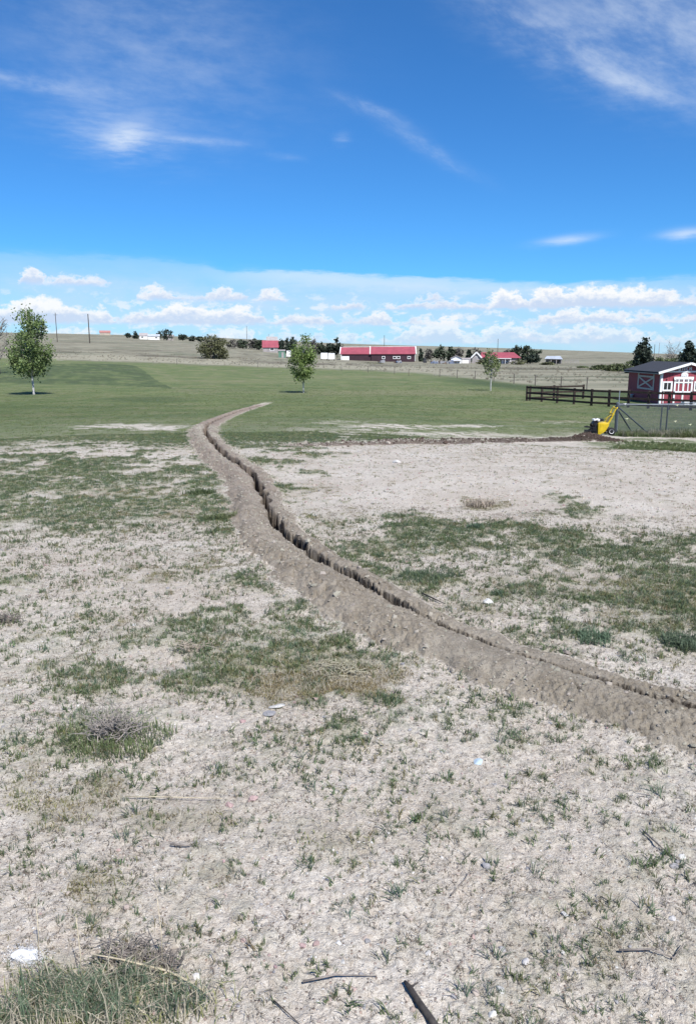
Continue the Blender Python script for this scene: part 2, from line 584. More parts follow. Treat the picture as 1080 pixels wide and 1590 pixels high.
GC = {}


def cover(x, y, z):
    """(green, olive, lawn, field) cover of the ground at a point, 0..1"""
    px, py = project(x, y, z)
    r = np.hypot(x, y)
    behind = np.isnan(px)
    px = np.where(behind, 540, px)
    py = np.where(behind, 1700, py)
    px = np.clip(px, -500, 1580)
    py = np.clip(py, 400, 1900)
    n1 = fbm(x, y, 1.7, 5, 3, 0.6)
    n2 = fbm(x, y, 0.55, 4, 21, 0.6)
    n3 = fbm(x, y, 6.5, 3, 40, 0.6)
    wx = px + (n2 - .5) * 120 * np.clip(8 / np.maximum(r, 1), 0.2, 1.5)
    wy = py + (n1 - .5) * 60 * np.clip(7 / np.maximum(r, 1), 0.08, 1.5)
    edge = np.interp(px, [-500, 0, 200, 330, 420, 560, 700, 1080, 1580], [706, 704, 704, 704, 700, 690, 683, 681, 681])
    half = np.interp(px, [300, 600], [60, 22])
    lawn = ss(wy + (n3 - .5) * 14, edge + half * .7, edge - half)
    g = 0.27 + blobs(wx, wy, GREEN) - blobs(wx, wy, BARE)
    g = np.maximum(g, lawn * 1.2 - blobs(wx, wy, BARE) * 1.0 - .12 * ss(n2, .5, .7))
    g = np.where((py > 1120), g * 0.8, g)
    noise = ((n1 - .5) * 1.9 + (n3 - .5) * 0.8) * np.interp(py, [1060, 1150], [1.0, 0.55])
    n4 = fbm(x, y, 13.0, 2, 44, .6)
    green = np.clip(ss(g + noise * np.clip(1.35 - lawn, 0.40, 1) + (n4 - .5) * .8 * (1 - lawn * .8), 0.10, 0.95), 0, 1)
    o = 0.12 + blobs(wx, wy, OLIVE)
    olive = ss(o + ((1 - n1) - .5) * 1.0 + (n3 - .5) * 0.6, 0.15, 0.8)
    ftop = np.interp(px, [-500, 0, 280, 400, 550, 640, 720, 810, 940, 1080, 1580], [552, 556, 565, 570, 574, 579, 586, 597, 607, 611, 620])
    field = ss(py + (n2 - .5) * 5, ftop + 2.0, ftop - 2.0)
    poly = [(-300, 574), (80, 572), (150, 569), (205, 569), (222, 579), (268, 603), (170, 597), (80, 596), (-300, 592)]  # outline of the darker green wedge on the bank
    inside = np.zeros_like(px, bool)
    for (x0, y0), (x1, y1) in zip(poly, poly[1:] + poly[:1]):
        c_ = ((y0 > py) != (y1 > py)) & (px < (x1 - x0) * (py - y0) / (y1 - y0 + 1e-9) + x0)
        inside ^= c_
    dark_green = np.where(inside & ~behind, 0.85 * ss(n2, .2, .6), 0.0) + blobs(wx, wy, [(230, 620, 70, 4, .6), (100, 640, 200, 14, .25), (60, 615, 60, 3, .2)])
    dark_green += np.where(px > 640, ss(np.abs(py - (ftop + 5)), 6.5, 2.0) * .8 * ss(px, 640, 760), 0)
    thin = blobs(wx, wy, [(620, 610, 170, 4, .8), (330, 607, 60, 3, .6), (400, 592, 120, 2, .3), (560, 585, 160, 3, .3), (300, 655, 90, 3, .3), (860, 630, 90, 2.5, .4), (1000, 655, 90, 3, .5)]) + 0.7 * ss(n2, .5, .75)
    brush = np.zeros_like(px)
    for pl, th_, a_ in (([(-300, 543), (80, 546), (200, 550), (330, 557), (420, 562), (560, 567), (700, 571), (1400, 580)], 1.5, .8), ([(-300, 537), (60, 540), (200, 542.5), (330, 548), (520, 556)], .9, .5), ([(-300, 551), (100, 553), (300, 559), (420, 564), (500, 566)], .8, .5)):
        yy = np.interp(px, [p[0] for p in pl], [p[1] for p in pl])
        brush += a_ * np.exp(-((py - yy + (n2 - .5) * 4) / th_) ** 2) * ss(fbm(px * .02, py * .0, 1.0, 3, 55), .3, .55)
    brush *= ~behind
    pale = ss(ftop - py, 0, 2) * ss(ftop - py, 13, 7) * np.interp(px, [600, 760], [1.0, .55])
    GC['brush'], GC['pale'] = np.clip(brush, 0, 1), np.clip(pale, 0, 1)
    return green, olive, lawn, field, np.clip(dark_green, 0, 1), np.clip(thin, 0, 1)


# ------------------------------------------------------------------ ground sheet
def build_ground():
    dense = np.arange(-29.0, 29.001, 0.10)
    side = np.concatenate([np.arange(29.4, 48, 0.4), np.array([49, 51, 54, 58, 63, 70, 82, 96, 112, 130, 150, 170])])
    th = np.radians(np.concatenate([-side[::-1], dense, side]))
    e1 = np.radians(np.concatenate([np.arange(54, 29.5, -0.10), np.arange(29.5, 13.0, -0.052), np.arange(13.0, 8.0, -0.07)]))
    r1 = EYE / np.tan(e1)
    r0 = np.array([0.15, 0.4, 0.65, 0.9])
    r2 = np.exp(np.linspace(math.log(r1[-1] * 1.008), math.log(75), 230))
    r3 = np.exp(np.linspace(math.log(77), math.log(1500), 170))
    r4 = np.array([1800, 2300, 3200, 4500, 6500, 9000])
    rr = np.concatenate([r0, r1[r1 > 1.0], r2, r3, r4])
    nT, nR = len(th), len(rr)
    TH, RR = np.meshgrid(th, rr)
    x = (RR * np.sin(TH)).ravel()
    y = (RR * np.cos(TH)).ravel()
    r = RR.ravel()
    z = Hbase(x, y)
    px, py = project(x, y, z)
    green, olive, lawn, field, dark_green, thin = cover(x, y, z)
    # relief of the open ground
    near = 1 - ss(r, 20, 45)
    n_big = fbm(x, y, 0.8, 3, 5)
    n_mid = fbm(x, y, 5.0, 4, 8, 0.6)
    n_fine = fbm(x, y, 38.0, 3, 9, 0.6)
    rel = (n_big - .5) * 0.05 + (n_mid - .5) * 0.020 * near + (n_fine - .5) * 0.017 * (1 - ss(r, 6, 14))
    rel += (fbm(x, y, 0.12, 3, 60) - .5) * 0.5 * ss(r, 50, 120) * 0.6
    rel += np.clip(green, 0, 1) * 0.012 * near
    # grassy bank by the big tree
    if True:
        bank = blobs(np.nan_to_num(px, nan=-999), np.nan_to_num(py, nan=-999), [(120, 578, 110, 12, 1.0)])
        rel += bank * 0.8
    soil = np.zeros_like(x)
    moist_shade = np.zeros_like(x)
    part = np.zeros(len(x), np.int8)
    # main trench
    lo = TRP.min(0) - 1.2
    hi = TRP.max(0) + 1.2
    sel = np.where((x > lo[0]) & (x < hi[0]) & (y > lo[1]) & (y < hi[1]))[0]
    k, u = nearest(TRP, x[sel], y[sel])
    sel2 = np.abs(u) < 1.0
    sel, k, u = sel[sel2], k[sel2], u[sel2]
    A = np.stack([np.interp(TRI[k], np.arange(len(TRA)), TRA[:, j]) for j in range(6)], 1)
    gap, dep, lw, lh, rw, rh = A.T
    xs, ys = x[sel], y[sel]
    u = -u          # walking away from the camera: photograph's left berm positive
    u = -u
    wob = (fbm(xs, ys, 3.0, 3, 71) - .5)
    wob2 = (fbm(xs, ys, 14.0, 3, 72) - .5)
    u = u + wob * 0.05 + wob2 * 0.016
    lwv = lw * (1 + wob * 0.55)
    rwv = rw * (1 + wob * 0.6)
    lwv = lwv * (1 + wob2 * 0.5)
    hl = np.where(u > 0, np.clip((u - gap / 2) / lwv, 0, 1.0), 1.0)
    hr = np.where(u < 0, np.clip((-u - gap / 2) / rwv, 0, 1.0), 1.0)

    def prof(q, pk, edge):
        a = ss(q, -0.02, pk)
        b = 1 - ss(q, pk, 1.0)
        return np.where(q < pk, edge + (1 - edge) * a, b)
    mound = np.where(u > 0, lh * prof(hl, 0.40, 0.45), rh * prof(hr, 0.40, 0.85))
    mound = mound * (0.85 + 0.9 * (fbm(xs, ys, 1.8, 3, 73)))
    mound *= np.interp(r[sel], [3, 5, 8], [0.42, 0.50, 0.56])
    gap = gap * (0.55 + 0.95 * ss(fbm(xs, ys, 4.5, 3, 86), .3, .7))
    gapn = np.abs(u) / (gap / 2 + 1e-6)
    pit = 1 - ss(gapn, 0.82, 1.10)
    inside = np.where(u > 0, hl < 0.999, hr < 0.999) | (gapn < 1.1)
    sm = np.where(u > 0, 1 - ss(hl, 0.70, 1.0), 1 - ss(hr, 0.62, 1.0))
    sm = np.where(gapn < 1.05, 1.0, sm)
    sm = sm * (1 - ss(TRI[k], len(TRA) - 2.3, len(TRA) - 1.02))
    f1, brd = cells(xs + (n_mid[sel] - .5) * .08, ys + (n_fine[sel] - .5) * .05, 7.5, 5)
    crack = 1 - ss(brd, 0.01, 0.075)
    crack *= ss(fbm(xs, ys, 2.2, 3, 74), 0.42, 0.62)
    f1b, brd2 = cells(xs + (n_fine[sel] - .5) * .03, ys + (n_mid[sel] - .5) * .05, 34.0, 6)
    rid = np.abs(fbm(xs, ys, 16.0, 4, 78, .65) - .5)
    pits = ss(fbm(xs, ys, 48.0, 2, 79, .6), .60, .72)
    clod = (0.5 - f1b) * 0.008 - (0.05 - rid) * 0.06 * (rid < .05) + (fbm(xs, ys, 70.0, 3, 75, .75) - .5) * 0.024 - pits * 0.014
    rs = r[sel]
    clod = clod * (1 - 0.5 * ss(rs, 6, 16))
    crumb = 0.45 + 1.1 * ss(fbm(xs, ys, 1.3, 2, 76), 0.35, 0.7)
    crumb *= np.interp(rs, [3, 5.5, 8, 20], [1.15, 0.95, 0.55, 0.5])
    soilz = mound + sm * (clod * 0.62 * crumb - crack * 0.05 * np.interp(rs, [3, 6, 9, 15], [1, 1, .5, .2]))
    floor = -dep + (fbm(xs, ys, 9, 2, 77) - .5) * .05
    soilz = soilz * (1 - pit) + pit * floor
    rel[sel] = rel[sel] * (1 - sm * 0.7) + soilz
    soil[sel] = np.maximum(soil[sel], sm)
    moist_shade[sel] = np.maximum(moist_shade[sel], 0.98 * (1 - ss(gapn, 1.02, 1.22)))  # shade of the slot painted into its soil colour
    part[sel[(sm > 0.5)]] = 1
    green[sel] *= (1 - ss(sm, 0.05, 0.6))
    olive[sel] *= (1 - ss(sm, 0.05, 0.6))
    tone = np.zeros_like(x)
    tone[sel] = np.interp(rs, [3, 6, 10, 25], [0.0, 0.25, 0.8, 1.0])
    # soil line dug by the machine
    lo = S2P.min(0) - 2.5
    hi = S2P.max(0) + 2.5
    sel = np.where((x > lo[0]) & (x < hi[0]) & (y > lo[1]) & (y < hi[1]))[0]
    k, u = nearest(S2P, x[sel], y[sel])
    xs, ys = x[sel], y[sel]
    t01 = S2I[k] / S2I[-1]
    wv = np.interp(t01, [0, .3, .7, 1], [.62, .50, .45, .30]) * (0.75 + 0.8 * fbm(xs, ys, 1.2, 3, 80))
    endf = 1 - ss(t01, 0.93, 1.0)
    q = np.abs(u) / wv
    b = (1 - ss(q, 0.1, 1.0))
    hgt = np.interp(t01, [0, .3, .7, 1], [.10, .075, .055, .02]) * (0.5 + 1.0 * fbm(xs, ys, 2.5, 3, 81)) * endf
    f1b, _ = cells(xs, ys, 9.0, 16)
    rel[sel] += b * hgt + (b > .1) * (0.5 - f1b) * 0.035 * b
    s2 = (1 - ss(q, 0.55, 1.0)) * endf
    # heap under the machine
    mc = hit(922, 684)
    dm = np.hypot((xs - mc.x) / 1.0, (ys - mc.y) / 0.9) + (fbm(xs, ys, 2.0, 3, 83) - .5) * .5
    heap = 1 - ss(dm, 0.15, 1.0)
    rel[sel] += heap * 0.12 * (0.6 + 0.8 * fbm(xs, ys, 4, 3, 84))
    s2 = np.maximum(s2, 1 - ss(dm, 0.75, 1.0))
    soil[sel] = np.maximum(soil[sel], s2)
    moist_shade[sel] = np.maximum(moist_shade[sel], s2 * np.interp(t01, [0, .25, .6, 1], [.95, .75, .5, .3]))
    tone[sel] = np.where(s2 > .2, 1.0, tone[sel])
    part[sel[s2 > 0.5]] = 2
    green[sel] *= 1 - s2
    olive[sel] *= 1 - s2
    z = z + rel
    V = np.stack([x, y, z], 1)
    # cover that the material itself must show: little where blades stand, all of it where they are too far off
    tint = np.interp(r, [3, 8, 20, 40], [0.34, 0.55, 0.85, 0.97])
    attrs = dict(green=green * tint, olive=olive * np.interp(r, [3, 10, 30], [0.55, 0.7, 0.9]), soil=soil, moist_shade=moist_shade, field=field, tone=tone,
                 lawn=lawn, dark_green=dark_green, thin=thin, brush=GC['brush'], pale=GC['pale'])
    I = np.arange(nR * nT).reshape(nR, nT)
    Q = np.stack([I[:-1, :-1].ravel(), I[:-1, 1:].ravel(), I[1:, 1:].ravel(), I[1:, :-1].ravel()], 1)
    # close the ring behind the camera
    Qc = np.stack([I[:-1, -1], I[:-1, 0], I[1:, 0], I[1:, -1]], 1)
    Q = np.vstack([Q, Qc])
    pf = (part[Q] == 1).sum(1) >= 2
    qf = (part[Q] == 2).sum(1) >= 2
    objs = {}
    for nm, faces in (('ground', Q[~pf & ~qf]), ('trench', Q[pf]), ('soil_ridge', Q[qf & ~pf])):
        used, inv = np.unique(faces, return_inverse=True)
        me = bpy.data.meshes.new(nm)
        me.vertices.add(len(used))
        me.vertices.foreach_set('co', V[used].astype(np.float32).ravel())
        fl = inv.reshape(-1, 4)[:, ::-1]
        me.loops.add(fl.size)
        me.loops.foreach_set('vertex_index', fl.ravel().astype(np.int32))
        me.polygons.add(len(fl))
        me.polygons.foreach_set('loop_start', (np.arange(len(fl)) * 4).astype(np.int32))
        me.polygons.foreach_set('loop_total', np.full(len(fl), 4, np.int32))
        me.polygons.foreach_set('use_smooth', np.ones(len(fl), bool))
        me.update(calc_edges=True)
        for k2, a in attrs.items():
            at = me.attributes.new(k2, 'FLOAT', 'POINT')
            at.data.foreach_set('value', a[used].astype(np.float32))
        me.update()
        o = bpy.data.objects.new(nm, me)
        COL.objects.link(o)
        objs[nm] = o
    grid = dict(th=th, rr=rr, z=z.reshape(nR, nT), soil=soil.reshape(nR, nT), green=green.reshape(nR, nT), olive=olive.reshape(nR, nT), lawn=lawn.reshape(nR, nT), field=field.reshape(nR, nT))
    return objs, grid


def ground_material():
    m = bpy.data.materials.new('dry_ground')
    m.use_nodes = True
    t = NT(m.node_tree)
    b = t.n['Principled BSDF']

    def att(n):
        a = t.node('ShaderNodeAttribute')
        a.attribute_name = n
        return a.outputs['Fac']
    co = t.node('ShaderNodeTexCoord').outputs['Object']
    nb = t.noise(co, 0.9, 5, 0.6)
    nm = t.noise(co, 7.0, 5, 0.65)
    nf = t.noise(co, 55.0, 4, 0.7)
    ng = t.noise(co, 210.0, 3, 0.7)
    c = t.mix(t.step(nb, 0.3, 0.72), (0.500, 0.440, 0.365), (0.605, 0.555, 0.482))
    c = t.mix(t.m('MULTIPLY', t.step(nm, 0.50, 0.74), 0.38), c, (0.40, 0.325, 0.265))
    c = t.mix(t.m('MULTIPLY', t.step(nf, 0.47, 0.68), 0.45), c, (0.29, 0.235, 0.18))
    nl = t.noise(co, 2.3, 4, 0.62)
    c = t.mix(t.m('MULTIPLY', t.step(nl, 0.52, 0.72), 0.30), c, (0.35, 0.285, 0.23))
    c = t.mix(t.m('MULTIPLY', t.step(nf, 0.46, 0.30), 0.45), c, (0.66, 0.62, 0.555))
    # grains of gravel
    vo = t.node('ShaderNodeTexVoronoi', feature='F1')
    t.put(vo.inputs['Vector'], co)
    vo.inputs['Scale'].default_value = 95.0
    sp = t.node('ShaderNodeSeparateColor')
    t.put(sp.inputs[0], vo.outputs['Color'])
    grain = t.m('MULTIPLY', t.step(vo.outputs['Distance'], 0.42, 0.30), t.step(sp.outputs[0], 0.78, 0.80))
    gcol = t.ramp(sp.outputs[1], [(0.0, (0.24, 0.19, 0.16)), (0.3, (0.40, 0.30, 0.25)), (0.6, (0.55, 0.50, 0.45)), (0.85, (0.72, 0.70, 0.66)), (1.0, (0.80, 0.79, 0.77))], 'CONSTANT')
    c = t.mix(grain, c, gcol)
    c = t.mix(t.m('MULTIPLY', t.step(ng, 0.56, 0.70), 0.45), c, (0.18, 0.145, 0.11))
    v2 = t.node('ShaderNodeTexVoronoi', feature='F1')
    t.put(v2.inputs['Vector'], co)
    v2.inputs['Scale'].default_value = 190.0
    s2 = t.node('ShaderNodeSeparateColor')
    t.put(s2.inputs[0], v2.outputs['Color'])
    c = t.mix(t.m('MULTIPLY', t.step(s2.outputs[0], 0.55, 1.0), 0.32), c, (0.24, 0.19, 0.145))
    c = t.mix(t.m('MULTIPLY', t.step(s2.outputs[0], 0.35, 0.0), 0.26), c, (0.68, 0.645, 0.59))
    # litter and low growth
    oc = t.mix(t.step(nf, 0.35, 0.65), (0.130, 0.125, 0.070), (0.270, 0.245, 0.165))
    of = t.m('MULTIPLY', att('olive'), t.lin(nm, 0.3, 0.7, 0.55, 1.0))
    c = t.mix(of, c, oc)
    gc = t.mix(t.step(nm, 0.3, 0.7), (0.092, 0.125, 0.050), (0.175, 0.192, 0.094))
    gc = t.mix(t.m('MULTIPLY', t.step(nf, 0.5, 0.7), 0.5), gc, (0.22, 0.21, 0.15))
    gl = t.mix(t.step(t.noise(co, 0.35, 5, 0.65), 0.32, 0.68), (0.078, 0.112, 0.040), (0.130, 0.155, 0.062))
    # faint mowing stripes and thin places in the lawn
    mp = t.node('ShaderNodeMapping')
    mp.inputs['Scale'].default_value = (0.03, 0.35, 1.0)
    t.put(mp.inputs['Vector'], co)
    ls = t.noise(mp.outputs[0], 1.0, 5, 0.65)
    gl = t.mix(t.m('MULTIPLY', t.step(ls, 0.50, 0.72), 0.60), gl, (0.172, 0.165, 0.082))
    gl = t.mix(t.m('MULTIPLY', t.step(ls, 0.48, 0.28), 0.55), gl, (0.050, 0.080, 0.030))
    gl = t.mix(t.m('MULTIPLY', att('thin'), 0.55), gl, (0.190, 0.172, 0.105))
    gl = t.mix(t.m('MULTIPLY', att('dark_green'), 0.9), gl, (0.034, 0.058, 0.024))  # darker green areas of the lawn
    gc = t.mix(att('lawn'), gc, gl)
    c = t.mix(att('green'), c, gc)
    # rough dry pasture beyond the lawn, in long bands
    mp2 = t.node('ShaderNodeMapping')
    mp2.inputs['Scale'].default_value = (0.004, 0.035, 1.0)
    mp2.inputs['Rotation'].default_value = (0, 0, R(-6))
    t.put(mp2.inputs['Vector'], co)
    pf = t.noise(mp2.outputs[0], 1.0, 6, 0.68)
    fc = t.ramp(pf, [(0.34, (0.100, 0.112, 0.070)), (0.43, (0.165, 0.162, 0.115)), (0.48, (0.255, 0.238, 0.175)), (0.53, (0.195, 0.180, 0.132)), (0.58, (0.135, 0.125, 0.088)), (0.64, (0.245, 0.228, 0.168))])
    nfar = t.noise(co, 0.25, 6, 0.7)
    fc = t.mix(t.m('MULTIPLY', t.step(nfar, 0.5, 0.75), 0.3), fc, (0.145, 0.145, 0.10))
    fc = t.mix(t.m('MULTIPLY', att('pale'), 0.75), fc, (0.285, 0.265, 0.195))
    fc = t.mix(t.m('MULTIPLY', att('brush'), 0.85), fc, (0.085, 0.075, 0.055))
    fc = t.mix(t.m('MULTIPLY', att('dark_green'), 0.8), fc, (0.075, 0.095, 0.052))
    c = t.mix(att('field'), c, fc)
    # dug soil
    so = t.mix(t.step(nm, 0.3, 0.7), (0.240, 0.207, 0.160), (0.345, 0.306, 0.246))
    so2 = t.mix(t.step(nm, 0.3, 0.7), (0.225, 0.178, 0.140), (0.330, 0.268, 0.215))
    so = t.mix(att('tone'), so, so2)
    so = t.mix(t.m('MULTIPLY', t.step(nf, 0.5, 0.7), 0.4), so, (0.12, 0.095, 0.07))
    so = t.mix(t.m('MULTIPLY', t.step(nf, 0.42, 0.28), 0.35), so, (0.37, 0.345, 0.305))
    so = t.mix(t.m('MULTIPLY', t.step(nl, 0.45, 0.68), 0.30), so, (0.175, 0.150, 0.115))
    wet_shade = t.mix(t.step(nm, 0.3, 0.7), (0.018, 0.013, 0.010), (0.042, 0.030, 0.023))  # one dark colour for painted slot shade and damp ridge soil
    so = t.mix(att('moist_shade'), so, wet_shade)
    sf = t.m('ADD', att('soil'), t.m('MULTIPLY', t.m('SUBTRACT', nf, 0.5), 1.1))
    sf = t.m('ADD', sf, t.m('MULTIPLY', t.m('SUBTRACT', nm, 0.5), 0.8))
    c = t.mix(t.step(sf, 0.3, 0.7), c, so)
    t.put(b.inputs['Base Color'], c)
    b.inputs['Roughness'].default_value = 0.95
    b.inputs['Specular IOR Level'].default_value = 0.12
    bp = t.node('ShaderNodeBump')
    bp.inputs['Strength'].default_value = 0.85
    bp.inputs['Distance'].default_value = 0.016
    h = t.m('ADD', t.m('MULTIPLY', s2.outputs[0], -0.30), t.m('MULTIPLY', nf, 0.9))
    h = t.m('ADD', h, t.m('ADD', t.m('MULTIPLY', ng, 0.5), t.m('MULTIPLY', grain, 0.5)))
    t.put(bp.inputs['Height'], h)
    t.l.new(bp.outputs[0], b.inputs['Normal'])
    return m


G_OBJS, GRID = build_ground()
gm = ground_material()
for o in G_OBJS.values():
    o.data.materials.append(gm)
gr = G_OBJS['ground']
gr['kind'] = 'structure'
gr['label'] = 'dry sandy yard with patchy grass running out to lawn and pasture'
tro = G_OBJS['trench']
tro['label'] = 'long narrow dug trench with crumbly soil berms winding towards the young tree'
tro['category'] = 'trench'
rdo = G_OBJS['soil_ridge']
rdo['label'] = 'low dark ridge of fresh soil running straight from under the yellow machine'
rdo['category'] = 'soil ridge'


def sample(x, y, key='z'):
    """value of the built ground sheet at points inside its dense fan"""
    th = np.arctan2(x, y)
    r = np.hypot(x, y)
    fi = np.interp(r, GRID['rr'], np.arange(len(GRID['rr'])))
    fj = np.interp(th, GRID['th'], np.arange(len(GRID['th'])))
    i = np.clip(fi.astype(int), 0, len(GRID['rr']) - 2)
    j = np.clip(fj.astype(int), 0, len(GRID['th']) - 2)
    u = fi - i
    v = fj - j
    A = GRID[key]
    return A[i, j] * (1 - u) * (1 - v) + A[i + 1, j] * u * (1 - v) + A[i, j + 1] * (1 - u) * v + A[i + 1, j + 1] * u * v


def gz(x, y):
    return float(sample(np.array([x]), np.array([y]))[0])


def on_ground(p, dz=0.0):
    return Vector((p.x, p.y, gz(p.x, p.y) + dz))


# ------------------------------------------------------------------ mesh helpers
class MB:
    def __init__(self):
        self.v, self.f = [], []

    def add(self, vs, fs):
        o = len(self.v)
        self.v += [tuple(a) for a in vs]
        self.f += [tuple(i + o for i in f) for f in fs]
        return self

    def box(self, x0, x1, y0, y1, z0, z1):
        vs = [(x0, y0, z0), (x1, y0, z0), (x1, y1, z0), (x0, y1, z0), (x0, y0, z1), (x1, y0, z1), (x1, y1, z1), (x0, y1, z1)]
        return self.add(vs, [(3, 2, 1, 0), (4, 5, 6, 7), (0, 1, 5, 4), (1, 2, 6, 5), (2, 3, 7, 6), (3, 0, 4, 7)])

    def bar(self, p0, p1, w, h, up=(0, 0, 1)):
        p0, p1 = Vector(p0), Vector(p1)
        d = (p1 - p0).normalized()
        upv = Vector(up)
        s = d.cross(upv)
        if s.length < 1e-4:
            s = d.cross(Vector((1, 0, 0)))
        s.normalize()
        u = s.cross(d)
        vs = []
        for p in (p0, p1):
            for a, b in ((-1, -1), (1, -1), (1, 1), (-1, 1)):
                vs.append(p + s * (a * w / 2) + u * (b * h / 2))
        return self.add(vs, [(0, 1, 2, 3), (7, 6, 5, 4), (0, 4, 5, 1), (1, 5, 6, 2), (2, 6, 7, 3), (3, 7, 4, 0)])

    def tube(self, pts, rad, n=8, cap=True):
        pts = [Vector(p) for p in pts]
        if not isinstance(rad, (list, tuple)):
            rad = [rad] * len(pts)
        o = []
        ref = None
        for i, p in enumerate(pts):
            d = (pts[min(i + 1, len(pts) - 1)] - pts[max(i - 1, 0)]).normalized()
            if ref is None:
                ref = d.orthogonal().normalized()
            s = (ref - d * ref.dot(d))
            if s.length < 1e-5:
                s = d.orthogonal()
            s.normalize()
            ref = s
            u = d.cross(s)
            for k in range(n):
                a = 2 * math.pi * k / n
                o.append(p + (s * math.cos(a) + u * math.sin(a)) * rad[i])
        fs = []
        for i in range(len(pts) - 1):
            for k in range(n):
                k2 = (k + 1) % n
                fs.append((i * n + k, i * n + k2, (i + 1) * n + k2, (i + 1) * n + k))
        if cap:
            fs.append(tuple(range(n))[::-1])
            fs.append(tuple((len(pts) - 1) * n + k for k in range(n)))
        return self.add(o, fs)

    def prism(self, poly, y0, y1):
        """polygon in x,z extruded along y"""
        n = len(poly)
        vs = [(x, y0, z) for x, z in poly] + [(x, y1, z) for x, z in poly]
        fs = [tuple(range(n)), tuple(range(2 * n - 1, n - 1, -1))]
        for i in range(n):
            j = (i + 1) % n
            fs.append((j, i, n + i, n + j))
        return self.add(vs, fs)

    def lathe(self, prof, n=16, axis='z', c=(0, 0, 0)):
        vs, fs = [], []
        for rr_, h in prof:
            for k in range(n):
                a = 2 * math.pi * k / n
                p = (rr_ * math.cos(a), rr_ * math.sin(a), h)
                if axis == 'x':
                    p = (p[2], p[0], p[1])
                elif axis == 'y':
                    p = (p[0], -p[2], p[1])
                vs.append((p[0] + c[0], p[1] + c[1], p[2] + c[2]))
        for i in range(len(prof) - 1):
            for k in range(n):
                k2 = (k + 1) % n
                fs.append((i * n + k, i * n + k2, (i + 1) * n + k2, (i + 1) * n + k))
        fs.append(tuple(range(n))[::-1])
        fs.append(tuple((len(prof) - 1) * n + k for k in range(n)))
        return self.add(vs, fs)

    def build(self, name, m=None, parent=None, smooth=False):
        me = bpy.data.meshes.new(name)
        me.from_pydata(self.v, [], self.f)
        me.update()
        if smooth:
            me.polygons.foreach_set('use_smooth', [True] * len(me.polygons))
        o = bpy.data.objects.new(name, me)
        if m:
            me.materials.append(m)
        COL.objects.link(o)
        if parent:
            o.parent = parent
        return o


def np_mesh(name, V, Fc, m=None, parent=None, smooth=False):
    me = bpy.data.meshes.new(name)
    n = Fc.shape[1]
    me.vertices.add(len(V))
    me.vertices.foreach_set('co', np.asarray(V, np.float32).ravel())
    me.loops.add(Fc.size)
    me.loops.foreach_set('vertex_index', Fc.ravel().astype(np.int32))
    me.polygons.add(len(Fc))
    me.polygons.foreach_set('loop_start', (np.arange(len(Fc)) * n).astype(np.int32))
    me.polygons.foreach_set('loop_total', np.full(len(Fc), n, np.int32))
    if smooth:
        me.polygons.foreach_set('use_smooth', np.ones(len(Fc), bool))
    me.update(calc_edges=True)
    me.validate()
    if m:
        me.materials.append(m)
    o = bpy.data.objects.new(name, me)
    COL.objects.link(o)
    if parent:
        o.parent = parent
    return o


def thing(name, label, cat, loc=(0, 0, 0), rz=0.0, group=None):
    o = bpy.data.objects.new(name, None)
    o.empty_display_size = 0.2
    COL.objects.link(o)
    o.location = loc
    o.rotation_euler = (0, 0, rz)
    o['label'] = label
    o['category'] = cat
    if group:
        o['group'] = group
    return o


def tag(o, label, cat, group=None):
    o['label'] = label
    o['category'] = cat
    if group:
        o['group'] = group
    return o


def copy_tree(o, parent=None):
    c = o.copy()
    COL.objects.link(c)
    c.parent = parent
    for ch in list(o.children):
        copy_tree(ch, c)
    return c


# ------------------------------------------------------------------ trees
LEAF = dict(
    young=mat('young_leaf', (0.215, 0.290, 0.090), 0.55, 0.35, 1.6, spec=0.35, trans=0.35),
    ash=mat('ash_leaf', (0.190, 0.255, 0.095), 0.55, 0.35, 1.6, spec=0.35, trans=0.30),
    pale=mat('pale_leaf', (0.210, 0.250, 0.110), 0.6, 0.3, 1.2, trans=0.3),
    willow=mat('willow_leaf', (0.130, 0.135, 0.065), 0.7, 0.3, 0.8, trans=0.2),
    dark=mat('dark_leaf', (0.042, 0.058, 0.040), 0.8, 0.35, 0.6, trans=0.1),
    mid=mat('mid_leaf', (0.075, 0.095, 0.058), 0.8, 0.35, 0.4, trans=0.15),
    grey=mat('budding_twig', (0.130, 0.120, 0.105), 0.9, 0.3, 0.4),
    hedge=mat('hedge_leaf', (0.130, 0.160, 0.070), 0.8, 0.35, 0.4, trans=0.2),
)
BARK = mat('grey_bark', (0.26, 0.23, 0.20), 0.9, 0.25, 9.0, bump=0.01)
BARK_PALE = mat('pale_bark', (0.50, 0.48, 0.46), 0.9, 0.25, 9.0, bump=0.01)
BARK_DARK = mat('dark_bark', (0.085, 0.070, 0.055), 0.95, 0.25, 6.0)


def leaves_mesh(name, C, size, m, parent, flat=0.4, asp=0.6, rg=rng):
    n = len(C)
    nrm = rg.normal(size=(n, 3))
    nrm[:, 2] += flat
    nrm /= np.linalg.norm(nrm, axis=1)[:, None]
    t1 = np.cross(nrm, rg.normal(size=(n, 3)))
    t1 /= np.linalg.norm(t1, axis=1)[:, None] + 1e-9
    t2 = np.cross(nrm, t1)
    s = (size * (0.6 + 0.8 * rg.random(n)))[:, None]
    bend = nrm * s * 0.22
    V = np.stack([C - t1 * s, C - t2 * s * asp + bend, C + t1 * s, C + t2 * s * asp + bend], 1).reshape(-1, 3)
    I = np.arange(n)[:, None] * 4
    Fc = np.vstack([I + np.array([0, 1, 2]), I + np.array([0, 2, 3])])
    return np_mesh(name, V, Fc, m, parent)


